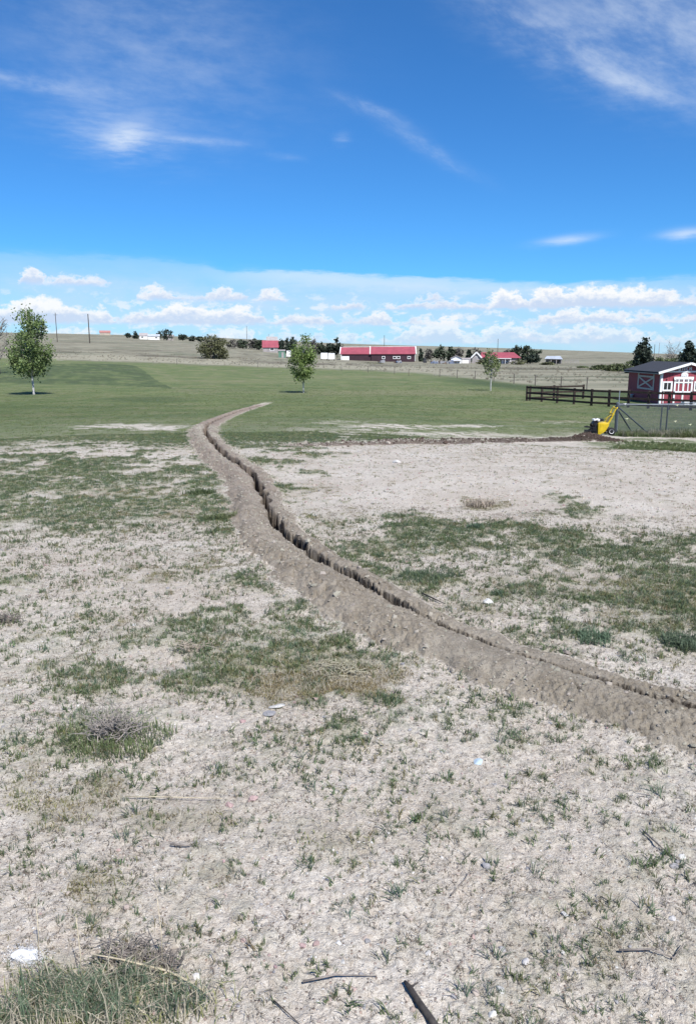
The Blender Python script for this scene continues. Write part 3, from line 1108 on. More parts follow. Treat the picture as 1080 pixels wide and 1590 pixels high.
def crown_points(n, shape, w, h, rg, clumps=60, spread=0.16, hollow=0.35):
    """points through a crown: clumps first, leaves about each clump; z from 0 to h"""
    cs = []
    while len(cs) < clumps:
        p = rg.uniform(-1, 1, 3)
        t = (p[2] + 1) / 2
        if shape == 'ovate':
            rad = (math.sin(math.pi * t ** 0.72) ** 0.75) * (1 - 0.25 * t)
        elif shape == 'spire':
            rad = (math.sin(math.pi * t ** 0.60) ** 0.7) * (1 - 0.55 * t)
        elif shape == 'cone':
            rad = (1 - t) ** 0.85 * 0.95 + 0.05
        elif shape == 'round':
            rad = math.sqrt(max(0, 1 - p[2] ** 2))
        elif shape == 'dome':
            rad = math.sqrt(max(0, 1 - t * t)) * (0.72 + 0.28 * min(1, t * 3.0))
        else:
            rad = 0.9 if 0.04 < t < 0.9 else 0.6
        q = math.hypot(p[0], p[1])
        if q <= rad and (q / (rad + 1e-6) > hollow or rg.random() < 0.4):
            cs.append((p[0] * w / 2, p[1] * w / 2, t * h))
    cs = np.array(cs)
    wts = rg.uniform(0.4, 1.6, clumps)
    k = rg.choice(clumps, n, p=wts / wts.sum())
    d = rg.normal(size=(n, 3)) * np.array([w, w, h * 0.75]) * spread * 0.5
    return cs, cs[k] + d


def limb(mb, p0, p1, r0, r1, rg, n=6, segs=4, wob=0.06):
    p0, p1 = Vector(p0), Vector(p1)
    L = (p1 - p0).length
    pts = [p0]
    for i in range(1, segs + 1):
        t = i / segs
        j = Vector(rg.normal(size=3)) * wob * L * (0.0 if i == segs else 1.0) * 0.5
        j.z *= 0.4
        pts.append(p0.lerp(p1, t) + j + Vector((0, 0, 0.08 * L * math.sin(math.pi * t))))
    mb.tube(pts, [r0 + (r1 - r0) * (i / segs) for i in range(segs + 1)], n)


def tree(name, label, base, h, w, shape='round', leaf='mid', trunk=0.15, n=900, size=0.3, bark=None, clumps=40, spread=0.16, cat='tree', group=None, seed=1, trunk_r=None, stems=1, flat=0.4, hollow=0.35, lean=(0, 0)):
    rg = np.random.default_rng(seed)
    root = thing(name, label, cat, on_ground(base) if math.hypot(base.x, base.y) < 1400 else base, 0, group)
    ch = h * (1 - trunk)
    cs, P = crown_points(n, shape, w, ch, rg, clumps, spread, hollow)
    P[:, 2] += h * trunk
    P[:, 0] += lean[0] * P[:, 2] / h
    P[:, 2] = np.maximum(P[:, 2], 0.03)
    cs[:, 2] += h * trunk
    mb = MB()
    tr = trunk_r or h * 0.02
    for s in range(stems):
        ox, oy = (rg.normal(0, w * 0.05, 2) if stems > 1 else (0, 0))
        top = (lean[0] + rg.normal(0, w * 0.02), rg.normal(0, w * 0.02), h * 0.93) if stems == 1 else (ox * 5, oy * 5, h * 0.75)
        pts = [(ox, oy, -0.15), (ox * 1.1, oy * 1.1, h * 0.02), (top[0] * .4 + rg.normal(0, tr * .5), top[1] * .4, h * 0.4), (top[0] * .7, top[1] * .7, h * 0.7), top]
        mb.tube(pts, [tr * 1.35, tr, tr * 0.75, tr * 0.45, tr * 0.1], 8)
    order = rg.permutation(len(cs))[:max(10, int(len(cs) * 0.7))]
    for k in order:
        c = cs[k]
        zz = max(h * trunk * 0.9, c[2] * 0.72 - 0.02 * h)
        limb(mb, (0, 0, min(zz, h * .8)), c, tr * 0.38, tr * 0.08, rg, 5, 3)
    mb.build('trunk', bark or BARK, root, smooth=True)
    leaves_mesh('crown', P, size, LEAF[leaf], root, flat, rg=rg)
    return root


def bare_tree(name, label, base, h, w, seed=1, bark=None, cat='tree', group=None, twig=0.02, leaf=None, nl=0):
    rg = np.random.default_rng(seed)
    root = thing(name, label, cat, on_ground(base) if math.hypot(base.x, base.y) < 1400 else base, 0, group)
    tm, cm = MB(), MB()
    tm.tube([(0, 0, -0.15), (0, 0, h * .15), (rg.normal(0, w * .03), 0, h * .45), (rg.normal(0, w * .05), 0, h * .7)], [h * .022, h * .017, h * .010, h * .004], 7)
    ends = []
    for i in range(26):
        t = rg.uniform(.2, .68)
        a = rg.uniform(0, 2 * math.pi)
        q = rg.uniform(.45, 1.0)
        e = Vector((math.cos(a) * w / 2 * q, math.sin(a) * w / 2 * q, h * min(1.0, t + rg.uniform(.15, .42))))
        limb(cm, (0, 0, h * t), e, h * .007, twig * .5, rg, 5, 4, .12)
        for j in range(7):
            s = Vector((0, 0, h * t)).lerp(e, rg.uniform(.35, .95))
            f = s + Vector(rg.normal(size=3)) * w * .11 + Vector((0, 0, h * .05))
            limb(cm, s, f, twig * .6, twig * .25, rg, 4, 2, .1)
            ends.append(f)
    tm.build('trunk', bark or BARK, root, smooth=True)
    cm.build('crown', bark or BARK, root, smooth=True)
    return root


def px_tree(px, base_y, top_y, width_px, name, label, rng_m=None, **kw):
    """tree placed by where its foot and top show: on the ground at that pixel, or at a given range"""
    p = at_range(px, rng_m) if rng_m else hit(px, base_y)
    s = mpp(p)
    _, by = project(np.array([p.x]), np.array([p.y]), np.array([p.z]))
    h = (float(by[0]) - top_y) * s
    bare = kw.pop('bare', False)
    if bare:
        return bare_tree(name, label, p, h, width_px * s, **kw)
    return tree(name, label, p, h, width_px * s, **kw)


# the three planted young trees
px_tree(53, 613, 462, 80, 'young_tree', 'tallest young leafy tree on the lawn, with a pale trunk, at the bank', shape='spire', leaf='ash', trunk=0.19, n=7200, size=0.105, bark=BARK_PALE, clumps=70, spread=0.12, seed=3, trunk_r=0.10, cat='tree')
px_tree(471, 610, 517, 46, 'young_tree', 'small bright green tree standing alone at the end of the trench', shape='ovate', leaf='young', trunk=0.22, n=4000, size=0.09, bark=BARK_PALE, clumps=55, spread=0.15, seed=8, trunk_r=0.055, cat='tree')
px_tree(761, 607, 539, 27, 'young_tree', 'thin sparse sapling in front of the red hip roofed house', shape='ovate', leaf='pale', trunk=0.30, n=1100, size=0.10, bark=BARK_PALE, clumps=45, spread=0.16, seed=14, trunk_r=0.055, cat='tree')

# bushes and trees farther off
px_tree(333, 557, 520, 52, 'willow_bush', 'large round olive green bush alone in the dry pasture', shape='dome', leaf='willow', trunk=0.05, n=4200, size=0.24, bark=BARK, clumps=130, spread=0.12, seed=21, stems=7, trunk_r=0.10, cat='bush')
px_tree(8, 558, 497, 46, 'bare_tree', 'grey leafless tree at the picture edge behind the tall young tree', bare=True, seed=4, twig=0.05, rng_m=130)

far = [
    # px, base, top, width, kind, shape, label
    (199, 525, 517.5, 9, 'dark', 'round', 'small dark tree, left one of the pair on the skyline', None),
    (211, 526, 515, 11, 'dark', 'cone', 'dark pointed tree, taller one of the pair on the skyline', None),
    (225, 526, 519, 7, 'dark', 'round', 'tiny dark tree just before the small white house', None),
    (247, 527, 516, 10, 'mid', 'round', 'lighter tree rising over the roof of the long white house', None),
    (259, 528.5, 512, 20, 'dark', 'round', 'broad dark tree, biggest of the skyline trees by the white houses', None),
    (284, 529.5, 519, 14, 'dark', 'round', 'round dark tree between the white houses and the willow bush', None),
    (299, 530, 522, 13, 'dark', 'round', 'low dark tree close to the left of the willow bush', None),
    (310, 531, 523, 9, 'dark', 'round', 'dark tree half hidden by the crown of the willow bush', None),
    (365, 545, 528, 16, 'grey', 'round', 'grey green tree just right of the willow bush', 420),
    (380, 546, 529, 18, 'mid', 'round', 'rounded tree in the hedge row under the tall thin mast', 430),
    (394, 546, 528, 16, 'grey', 'round', 'grey budding tree left of the small red roof', 440),
    (405, 546, 527, 14, 'mid', 'round', 'green tree touching the left end of the small red roof', 440),
    (398, 541, 524, 9, 'dark', 'cone', 'dark pointed conifer behind the hedge left of the small red roof', 470),
    (438, 552, 524, 14, 'dark', 'cone', 'dark conifer right beside the small red roof', 400),
    (448, 552, 527, 13, 'dark', 'cone', 'dark conifer half behind the young tree at the trench end', 400),
    (457, 552, 525, 12, 'dark', 'round', 'dark tree hidden behind the young tree crown', 410),
    (487, 556, 527, 15, 'grey', 'round', 'grey tree showing at the right side of the young tree crown', 370),
    (499, 556, 530, 16, 'mid', 'round', 'green tree behind the left white trailer', 370),
    (511, 556, 531, 16, 'dark', 'round', 'dark tree behind the right white trailer', 370),
    (524, 556, 528, 14, 'dark', 'round', 'dark tree at the left gable of the long barn', 370),
    (651, 560, 541, 7, 'dark', 'cone', 'narrow dark conifer at the right gable of the long barn', 340),
    (662, 560, 541, 15, 'grey', 'round', 'leafless greyish tree second from the long barn', 350),
    (680, 560, 538, 22, 'mid', 'round', 'wide green tree in the row behind the scrap piles', 350),
    (697, 560, 541, 14, 'mid', 'round', 'green tree behind the left side of the little white house', 360),
    (709, 560, 541, 14, 'grey', 'round', 'grey tree behind the gable of the little white house', 360),
    (724, 560, 542, 11, 'dark', 'cone', 'dark full conifer between the little white house and red hip roof', 340),
    (736, 558, 540, 13, 'grey', 'round', 'grey tree rising behind the left gable of the red hip roof', 370),
    (779, 558, 542, 15, 'grey', 'round', 'brownish tree behind the ridge of the red hip roof', 370),
    (796, 560, 538, 15, 'mid', 'round', 'tall green tree at the right end of the red hip roof', 345),
    (812, 562, 540, 20, 'mid', 'round', 'broad grey green tree between the red roof and the metal shed', 345),
    (827, 563, 545, 18, 'mid', 'round', 'bushy green tree nearest to the metal shed', 340),
    (821, 566, 552, 19, 'dark', 'round', 'low dark bush in front of the trees by the metal shed', 315),
]
for i, (px, by, ty, wp, lf, shp, lab, rm) in enumerate(far):
    if rm is None:
        p = hit(px, by)
        if p.length > 1000:
            rm = 620
    px_tree(px, by, ty, wp, 'conifer' if shp == 'cone' else 'pasture_tree', lab, rng_m=rm, shape=shp, leaf=lf, trunk=0.07, n=520, size=0.55 if lf != 'grey' else 0.38,
            bark=BARK_DARK, clumps=26 if shp == 'round' else 40, spread=0.2, seed=100 + i, cat='tree', hollow=0.1)

# trees and hedge behind the shed
px_tree(988, 585, 526, 27, 'evergreen_tree', 'dark upright tree on its own above the shed roof ridge', rng_m=135, shape='ovate', leaf='dark', trunk=0.22, n=2200, size=0.24, bark=BARK_DARK, clumps=60, spread=0.18, seed=61, hollow=0.1)
px_tree(1035, 585, 532, 34, 'bare_tree', 'leafless tree with fine twigs above the shed roof', rng_m=170, bare=True, seed=66, twig=0.04)
px_tree(1058, 585, 530, 26, 'evergreen_tree', 'dark tree right behind the shed gable peak', rng_m=120, shape='ovate', leaf='dark', trunk=0.12, n=2200, size=0.24, bark=BARK_DARK, clumps=55, spread=0.2, seed=62, hollow=0.1)
px_tree(1078, 585, 534, 22, 'evergreen_tree', 'dark tree at the picture edge beyond the shed gable', rng_m=118, shape='ovate', leaf='dark', trunk=0.12, n=1800, size=0.24, bark=BARK_DARK, clumps=50, spread=0.2, seed=63, hollow=0.1)
hedges = [(897, 577, 569, 18, 'small round bush at the open end of the green hedge', 230), (925, 579, 567, 34, 'low green bush second in the hedge row left of the shed', 200), (950, 580, 564, 40, 'broad green bush touching the shed roof from behind', 185),
          (978, 582, 560, 40, 'green bush below the dark upright tree behind the shed', 170), (1010, 584, 557, 46, 'yellow green bush over the middle of the shed roof', 165), (1040, 584, 554, 44, 'tall yellow green bush behind the gable of the shed', 160)]
for i, (px, by, ty, wp, lab, rm) in enumerate(hedges):
    px_tree(px, by, ty, wp, 'hedge_bush', lab, rng_m=rm, shape='dome', leaf='hedge', trunk=0.02, n=1300, size=0.22, bark=BARK_DARK, clumps=60, spread=0.14, seed=140 + i, stems=4, trunk_r=0.06, cat='bush')
weeds = [(745, 566, 8, 20, 'pale weedy shrub before the left gable of the red hip roof', 290), (800, 566, 7, 26, 'olive shrub under the right end of the red hip roof', 285), (845, 568, 6, 22, 'low shrub in front of the metal shed', 285), (580, 569, 4, 34, 'long low weed mound before the barn doors', 270)]
for i, (px, by, hp, wp, lab, rm) in enumerate(weeds):
    px_tree(px, by, by - hp, wp, 'weedy_shrub', lab, rng_m=rm, shape='dome', leaf='willow', trunk=0.02, n=420, size=0.3, bark=BARK_DARK, clumps=30, spread=0.16, seed=170 + i, stems=3, trunk_r=0.05, cat='shrub')

# ------------------------------------------------------------------ far buildings
RED_ROOF = mat('red_metal_roof', (0.30, 0.070, 0.090), 0.5, 0.10, 0.4, spec=0.4)
MAROON = mat('maroon_siding', (0.050, 0.026, 0.034), 0.8, 0.12, 0.6)
WHITE = mat('white_paint', (0.80, 0.79, 0.77), 0.6, 0.05, 2.0)
GREYW = mat('grey_siding', (0.33, 0.30, 0.29), 0.8, 0.1, 0.6)
TAN = mat('tan_siding', (0.42, 0.36, 0.29), 0.8, 0.1, 0.6)
GREENW = mat('green_siding', (0.11, 0.22, 0.16), 0.7, 0.1, 0.6)
METAL_ROOF = mat('grey_metal_roof', (0.42, 0.45, 0.49), 0.45, 0.12, 0.5, spec=0.5)
DARK_ROOF = mat('dark_shingle', (0.045, 0.047, 0.055), 0.9, 0.2, 12.0, bump=0.01)
PINK_ROOF = mat('faded_red_roof', (0.36, 0.17, 0.15), 0.7, 0.1, 0.6)
GLASS = glass_mat()
DARKM = mat('dark_metal', (0.035, 0.036, 0.040), 0.5, 0.2, 6.0, spec=0.4)


def gable(root, x0, x1, y0, y1, ez, rz_, wall, roof, over=0.3, along='x', trim=None, th=0.18):
    """walls up to the eaves with gables, and a pitched roof of two sheets; ridge along x or y"""
    mb = MB()
    if along == 'x':
        ym = (y0 + y1) / 2
        poly = [(y0, -0.4), (y1, -0.4), (y1, ez), (ym, rz_), (y0, ez)]
        n = len(poly)
        vs_ = [(x0, a, b) for a, b in poly] + [(x1, a, b) for a, b in poly]
        fs_ = [tuple(range(n - 1, -1, -1)), tuple(range(n, 2 * n))] + [(i, (i + 1) % n, n + (i + 1) % n, n + i) for i in range(n)]
        mb.add(vs_, fs_)
        k = (rz_ - ez) / (ym - y0)
        rf = MB()
        for s in (-1, 1):
            ye = ym + s * (ym - y0 + over)
            ze = rz_ - k * (ym - y0 + over)
            a = [(x0 - over, ye, ze + .02), (x1 + over, ye, ze + .02), (x1 + over, ym, rz_ + .02), (x0 - over, ym, rz_ + .02)]
            b = [(p[0], p[1], p[2] + th) for p in a]
            rf.add(a + b, [(0, 1, 2, 3), (7, 6, 5, 4), (0, 4, 5, 1), (1, 5, 6, 2), (2, 6, 7, 3), (3, 7, 4, 0)])
    else:
        xm = (x0 + x1) / 2
        mb.prism([(x0, -0.4), (x1, -0.4), (x1, ez), (xm, rz_), (x0, ez)], y0, y1)
        k = (rz_ - ez) / (xm - x0)
        rf = MB()
        for s in (-1, 1):
            xe = xm + s * (xm - x0 + over)
            ze = rz_ - k * (xm - x0 + over)
            a = [(xe, y0 - over, ze + .02), (xe, y1 + over, ze + .02), (xm, y1 + over, rz_ + .02), (xm, y0 - over, rz_ + .02)]
            b = [(p[0], p[1], p[2] + th) for p in a]
            rf.add(a + b, [(0, 1, 2, 3), (7, 6, 5, 4), (0, 4, 5, 1), (1, 5, 6, 2), (2, 6, 7, 3), (3, 7, 4, 0)])
    mb.build('wall', wall, root)
    return rf.build('roof', roof, root)


def window(root, x, y, z, w, h, frame=None, depth=0.08):
    """window on a wall that faces -y at plane y"""
    f = MB()
    b = 0.12 * min(w, h) + 0.05
    f.box(x - w / 2, x + w / 2, y - depth, y - 0.004, z, z + b)
    f.box(x - w / 2, x + w / 2, y - depth, y - 0.004, z + h - b, z + h)
    f.box(x - w / 2, x - w / 2 + b, y - depth, y - 0.004, z + b, z + h - b)
    f.box(x + w / 2 - b, x + w / 2, y - depth, y - 0.004, z + b, z + h - b)
    fo = f.build('window', frame or WHITE, root)
    MB().box(x - w / 2 + b, x + w / 2 - b, y - depth * 0.4, y - 0.004, z + b, z + h - b).build('pane', GLASS, fo)
    return fo


def far_root(px, r, name, label, cat='building'):
    p = at_range(px, r)
    return thing(name, label, cat, Vector((p.x, p.y, float(Hbase(p.x, p.y)))), -math.atan2(p.x, p.y)), mpp(p)


# long barn with red roof, two sections
b, s = far_root(586, 330, 'long_barn', 'long maroon barn with a red metal roof in two stepped sections', 'barn')
y0, y1 = -4.0, 8.0
xa, xm_, xb = -57 * s, -11 * s, 56 * s
e1, r1_ = 11.0 * s, 21.0 * s
roof = gable(b, xa, xm_ - 0.05, y0 + .4, y1 - .4, e1 * .98, r1_ * 0.97, MAROON, RED_ROOF, 0.3)
roof2 = gable(b, xm_ + 0.05, xb, y0, y1, e1, r1_ * 1.02, MAROON, RED_ROOF, 0.35)
for rx, zt in ((xa, r1_ * .97), (xm_, r1_ * 1.02), (xb, r1_ * 1.02)):
    tmb = MB()
    for sg in (-1, 1):
        ym = (y0 + y1) / 2
        k = (zt - e1) / (ym - y0)
        tmb.bar((rx + (.45 if rx == xb else -.45), ym, zt + .16), (rx + (.45 if rx == xb else -.45), ym + sg * (ym - y0 + .4), e1 - k * .4 + .16), 0.35, 0.4)
    tmb.build('gable_trim', WHITE, b)
MB().bar((xa - .3, (y0 + y1) / 2, r1_ * .97 + .26), (xb + .3, (y0 + y1) / 2, r1_ * 1.02 + .28), .4, .14).build('ridge_cap', WHITE, b)
MB().box(xb - .05, xb + .08, y0 - .12, y0 + .3, 0, e1).build('corner_trim', WHITE, b)
MB().box(xa - .08, xa + .2, y0 + .2, y0 + .45, 0, e1).build('corner_trim', WHITE, b)
MB().box(xa + .3, xa + 12.5 * s, y0 + .28, y0 + .38, 0.6 * s, 7.5 * s).build('garage_door', WHITE, b)
for wx in (8, 25, 31, 47):
    window(b, wx * s, y0, 3.5 * s, 5 * s, 4.0 * s)

b, s = far_root(422, 400, 'red_roofed_house', 'small house with a bright red roof left of the young tree', 'house')
gable(b, -11 * s, 12 * s, -3, 5, 2.5, 5.6, GREYW, RED_ROOF, .4)
window(b, 3 * s, -3, .8, 2.2, 1.4)
b, s = far_root(425, 640, 'white_house', 'white house with a grey roof on the rise above the red roof', 'house')
gable(b, -8 * s, 8 * s, -4, 4, 4.4, 7.2, WHITE, GREYW, .4)
window(b, -3 * s, -4, 1.6, 2.4, 1.8)
window(b, 3 * s, -4, 1.6, 2.4, 1.8)
MB().tube([(-5 * s, 0, 6), (-5 * s, 0, 9.6)], .2, 6).build('chimney', GREYW, b)
b, s = far_root(440, 300, 'green_shed', 'flat green shed beside the white box trailer, by the young tree', 'shed')
gable(b, -5.5 * s, 5 * s, -1.4, 1.4, 2.5, 2.8, GREENW, GREYW, .1)
MB().box(-1 * s, 2.5 * s, -1.47, -1.405, 0, 2.0).build('door', GREYW, b)


def trailer(px, w_px, label, r=300):
    b, s = far_root(px, r, 'box_trailer', label, 'trailer')
    w = w_px * s
    MB().box(-w / 2, w / 2, -1.2, 3.6, .55, 2.75).build('body', WHITE, b)
    MB().box(-w / 2 + .05, w / 2 - .05, -1.1, 3.5, 2.752, 2.80).build('roof', METAL_ROOF, b)
    MB().box(-.02, .02, -1.23, -1.202, .7, 2.65).build('door_seam', GREYW, b)
    for sx in (-1, 1):
        MB().lathe([(.36, -.13), (.38, 0), (.36, .13)], 14, 'x', (sx * (w / 2 - .2), 1.2, .36)).build('wheel', DARKM, b)
    return b


trailer(450, 6.5, 'white box trailer beside the green shed')
trailer(504, 10.5, 'white box trailer, left one of the pair near the barn')
trailer(515, 10, 'white box trailer, right one of the pair near the barn')

b, s = far_root(538, 470, 'ranch_house', 'faded red roofed house on the rise behind the long barn', 'house')
gable(b, -7 * s, 9 * s, -4, 4, 2.6, 4.6, TAN, PINK_ROOF, .4)
window(b, 0, -4, .9, 2, 1.2)
b, s = far_root(704, 300, 'little_white_house', 'little white gabled house left of the red hip roof', 'house')
gable(b, -7.5 * s, 8.5 * s, -2, 3.5, 8 * s, 11.5 * s, WHITE, GREYW, .3, 'y')
MB().box(-6 * s, 7 * s, -2.9, -2.1, 3.4 * s, 4.0 * s).build('porch_roof', DARK_ROOF, b)
MB().box(-1 * s, 1 * s, -2.08, -2.01, 0, 3.0 * s).build('door', GREYW, b)
window(b, -4 * s, -2, 1.0 * s, 2.6 * s, 2 * s)
window(b, 4 * s, -2, 1.0 * s, 2.6 * s, 2 * s)
b, s = far_root(720, 305, 'white_low_shed', 'low white shed just right of the little white house', 'shed')
gable(b, -6.5 * s, 6.5 * s, -1.4, 1.4, 1.5, 1.9, WHITE, GREYW, .1)
MB().box(1, 1.7, -1.46, -1.405, 0, 1.3).build('door', GREYW, b)

# red hip roofed house with gabled wing
b, s = far_root(766, 310, 'red_hip_roofed_house', 'grey house with a red hip roof and porch, behind the thin sapling', 'house')
gable(b, -37 * s, -24 * s, -4, 4, 10 * s, 17 * s, GREYW, RED_ROOF, .4, 'y')
tm_ = MB()
for sg in (-1, 1):
    tm_.bar((-30.5 * s, -4.42, 17.3 * s), (-30.5 * s + sg * 8.2 * s, -4.42, 8.7 * s), .16, .5)
tm_.build('gable_trim', WHITE, b)
window(b, -30.5 * s, -4, 8 * s, 2.6 * s, 2.6 * s)
MB().box(-23.9 * s, 31 * s, -2.5, 4, -.4, 8.5 * s).build('wall', GREYW, b)
hz = 8.55 * s
rv = [(-23.8 * s, -3.0, hz), (37 * s, -3.0, hz), (37 * s, 4.6, hz), (-23.8 * s, 4.6, hz), (-23.8 * s, 0.8, 17 * s), (26 * s, 0.8, 17 * s)]
MB().add(rv, [(3, 2, 1, 0), (0, 1, 5, 4), (1, 2, 5), (2, 3, 4, 5), (3, 0, 4)]).build('hip_roof', RED_ROOF, b)
MB().add([(-6 * s, -4.4, 8.0 * s), (22 * s, -4.4, 8.0 * s), (22 * s, -2.4, 11.5 * s), (-6 * s, -2.4, 11.5 * s), (-6 * s, -4.4, 8.35 * s), (22 * s, -4.4, 8.35 * s), (20 * s, -2.4, 11.9 * s), (-6 * s, -2.4, 11.9 * s)],
         [(3, 2, 1, 0), (4, 5, 6, 7), (0, 1, 5, 4), (1, 2, 6, 5), (2, 3, 7, 6), (3, 0, 4, 7)]).build('porch_roof', RED_ROOF, b)
for qx in (-5, 4, 13, 21):
    MB().box(qx * s - .08, qx * s + .08, -4.3, -4.14, 0, 8 * s).build('porch_post', WHITE, b)
MB().box(-6 * s, 22 * s, -4.45, -4.405, 7.4 * s, 8.3 * s).build('fascia', WHITE, b)
window(b, 2 * s, -2.5, 2.4 * s, 4 * s, 3.6 * s)
window(b, 16 * s, -2.5, 2.4 * s, 4 * s, 3.6 * s)
MB().box(8 * s, 10.4 * s, -2.56, -2.505, 0, 5.6 * s).build('door', WHITE, b)

# open metal shed
b, s = far_root(853, 320, 'metal_shed', 'open sided grey metal shed right of the bushy trees', 'shed')
MB().add([(-14 * s, -2, 7.2 * s), (13 * s, -2, 6.6 * s), (10 * s, 3, 11 * s), (-11 * s, 3, 11 * s), (-14 * s, -2, 7.7 * s), (13 * s, -2, 7.1 * s), (10 * s, 3, 11.5 * s), (-11 * s, 3, 11.5 * s)],
         [(3, 2, 1, 0), (4, 5, 6, 7), (0, 1, 5, 4), (1, 2, 6, 5), (2, 3, 7, 6), (3, 0, 4, 7)]).build('roof', METAL_ROOF, b)
for qx in (-13, -4, 4, 11):
    MB().box(qx * s - .12, qx * s + .12, -1.8, -1.56, 0, 6.8 * s).build('post', GREYW, b)
MB().box(-12 * s, 10 * s, 2.4, 2.6, 0, 10.5 * s).build('back_wall', TAN, b)
MB().box(8 * s, 12 * s, -1.5, 2.3, 0, 6.4 * s).build('side_bay', DARKM, b)
b, s = far_root(876, 325, 'corral_fence', 'low grey corral panels beside the open metal shed', 'fence')
for k in range(6):
    MB().box(k * 4 * s - 6 * s, k * 4 * s - 6 * s + .14, -.1, .1, 0, 1.5).build('post', GREYW, b)
for zz in (.5, .95, 1.4):
    MB().box(-6 * s, 14 * s, -.16, -.105, zz, zz + .12).build('rail', GREYW, b)

# white houses on the left skyline
b, s = far_root(231, 600, 'distant_white_house', 'small white house on the skyline between dark trees', 'house')
gable(b, -6 * s, 6 * s, -3, 3, 2.6, 4.4, WHITE, GREYW, .3)
window(b, -2 * s, -3, .9, 1.8, 1.2)
b, s = far_root(247, 590, 'distant_white_house', 'long low white house under the broad dark skyline tree', 'house')
gable(b, -9 * s, 8 * s, -3, 3, 2.5, 3.8, WHITE, METAL_ROOF, .3)
window(b, 3 * s, -3, .9, 1.8, 1.2)
b, s = far_root(270, 590, 'distant_white_house', 'pale house half hidden right of the broad dark skyline tree', 'house')
gable(b, -5 * s, 6 * s, -3, 3, 2.4, 3.9, GREYW, GREYW, .3)
window(b, 1 * s, -3, .9, 1.8, 1.2)
b, s = far_root(172, 900, 'distant_barn', 'faint low barn roof on the skyline right of the power poles', 'barn')
gable(b, -7 * s, 9 * s, -4, 4, 2.5, 4.6, TAN, PINK_ROOF, .3)

# scrap by the barn
SCRAP = [mat('scrap_blue', (0.14, 0.17, 0.24), 0.6, 0.3, 2), mat('scrap_grey', (0.30, 0.30, 0.31), 0.6, 0.3, 2), mat('scrap_brown', (0.16, 0.11, 0.08), 0.8, 0.3, 2)]
for i, (px, w, h, lab) in enumerate([(617, 8, 4, 'heap of pale scrap in front of the barn window'), (672, 9, 5, 'heap of bluish scrap nearest the right gable of the barn'), (683, 8, 5.5, 'middle heap of grey scrap in the yard right of the barn'), (695, 8, 6.5, 'tallest heap of bluish scrap beside the little white house'), (592, 6, 4, 'dark heap of scrap in front of the barn wall')]):
    b, s = far_root(px, 290, 'scrap_pile', lab, 'scrap pile')
    rg = np.random.default_rng(200 + i)
    for k in range(7):
        cx, cy = rg.uniform(-w / 2, w / 2) * s, rg.uniform(-1, 1)
        zz = rg.uniform(.2, .75) * h * s * (1 - abs(cx) / (w * s) * .8)
        mb = MB()
        a = rg.uniform(-.6, .6)
        mb.bar((cx - math.cos(a) * .8, cy, zz + math.sin(a) * .5 - .1), (cx + math.cos(a) * .8, cy + .5, zz - math.sin(a) * .5), rg.uniform(.5, 1.3), rg.uniform(.4, 1.1))
        mb.bar((cx - .5, cy - .3, 0), (cx + .3, cy, zz), .3, .3)
        mb.build('scrap_piece', SCRAP[(k + i) % 3], b)
b, s = far_root(657, 305, 'hay_cart', 'small black cart standing in the pasture right of the barn', 'cart')
MB().box(-2.2 * s, 2.2 * s, -.6, .6, .8, 1.7).build('bed', DARKM, b)
for sx in (-1, 1):
    MB().lathe([(.38, -.09), (.4, 0), (.38, .09)], 12, 'y', (sx * 1.4 * s, -.75, .4)).build('wheel', DARKM, b)
MB().bar((2.2 * s, 0, .9), (4.4 * s, 0, 1.1), .12, .12).build('tow_bar', DARKM, b)

# ------------------------------------------------------------------ utility poles
POLE = mat('weathered_pole', (0.075, 0.062, 0.050), 0.9, 0.2, 3.0)
for px, r, top, lab, arm in [(100, 400, 487, 'taller thin utility pole on the dry rise, left one of two', True), (149, 385, 489, 'thick bare utility pole on the dry rise, right one of two', False),
                             (387, 480, 507, 'thin mast rising over the hedge row left of the small red roof', False), (595, 420, 521, 'thin pole standing above the barn roof', False),
                             (767, 380, 527, 'thin pole above the red hip roofed house', False), (1005, 160, 536, 'thin pole between the dark upright tree and the shed', False), (1012, 190, 533, 'faint grey pole right beside the thinner one over the shed', False)]:
    p = at_range(px, r)
    s = mpp(p)
    _, by = project(np.array([p.x]), np.array([p.y]), np.array([p.z]))
    h = (float(by[0]) - top) * s
    o = thing('utility_pole', lab, 'pole', (p.x, p.y, gz(p.x, p.y)))
    rad = {149: .28, 100: .20}.get(px, .15 if r > 300 else .07)
    MB().tube([(0, 0, -.5), (0, 0, h)], [rad, rad * .7], 8).build('mast', POLE if px != 1012 else GREYW, o)
    if arm:
        MB().bar((-.9, 0, h - 1.0), (.9, 0, h - 1.0), .12, .12).build('cross_arm', POLE, o)

# ------------------------------------------------------------------ wire fence along the lawn edge
WIREM = mat('fence_wire', (0.22, 0.21, 0.20), 0.5, 0.1, 3, metal=0.6)
POSTM = mat('steel_post', (0.10, 0.085, 0.075), 0.8, 0.2, 3)
wf = thing('wire_fence', 'wire fence on thin posts between the lawn and the pasture', 'fence')
wl = [(275, 566), (400, 570), (470, 573), (530, 576), (571, 578), (612, 581), (634, 583), (682, 584), (709, 587), (737, 589), (766, 592), (797, 596), (830, 599), (870, 602), (910, 605)]
prev = None
for px, py in wl:
    p = hit(px, py)
    q = on_ground(p)
    q.y += 0.0
    h = 1.25
    po = MB().box(q.x - .04, q.x + .04, q.y - .04, q.y + .04, q.z - .3, q.z + h).build('post', POSTM, wf)
    if prev is not None:
        wm = MB()
        for hh in (.45, .8, 1.15):
            wm.bar(prev + Vector((0, 0, hh)), q + Vector((0, 0, hh)), .008, .008)
        wm.build('wire', WIREM, wf)
    prev = q

# ------------------------------------------------------------------ black rail fence
RAILM = mat('black_stained_wood', (0.044, 0.030, 0.024), 0.8, 0.3, 5.0, bump=0.004)


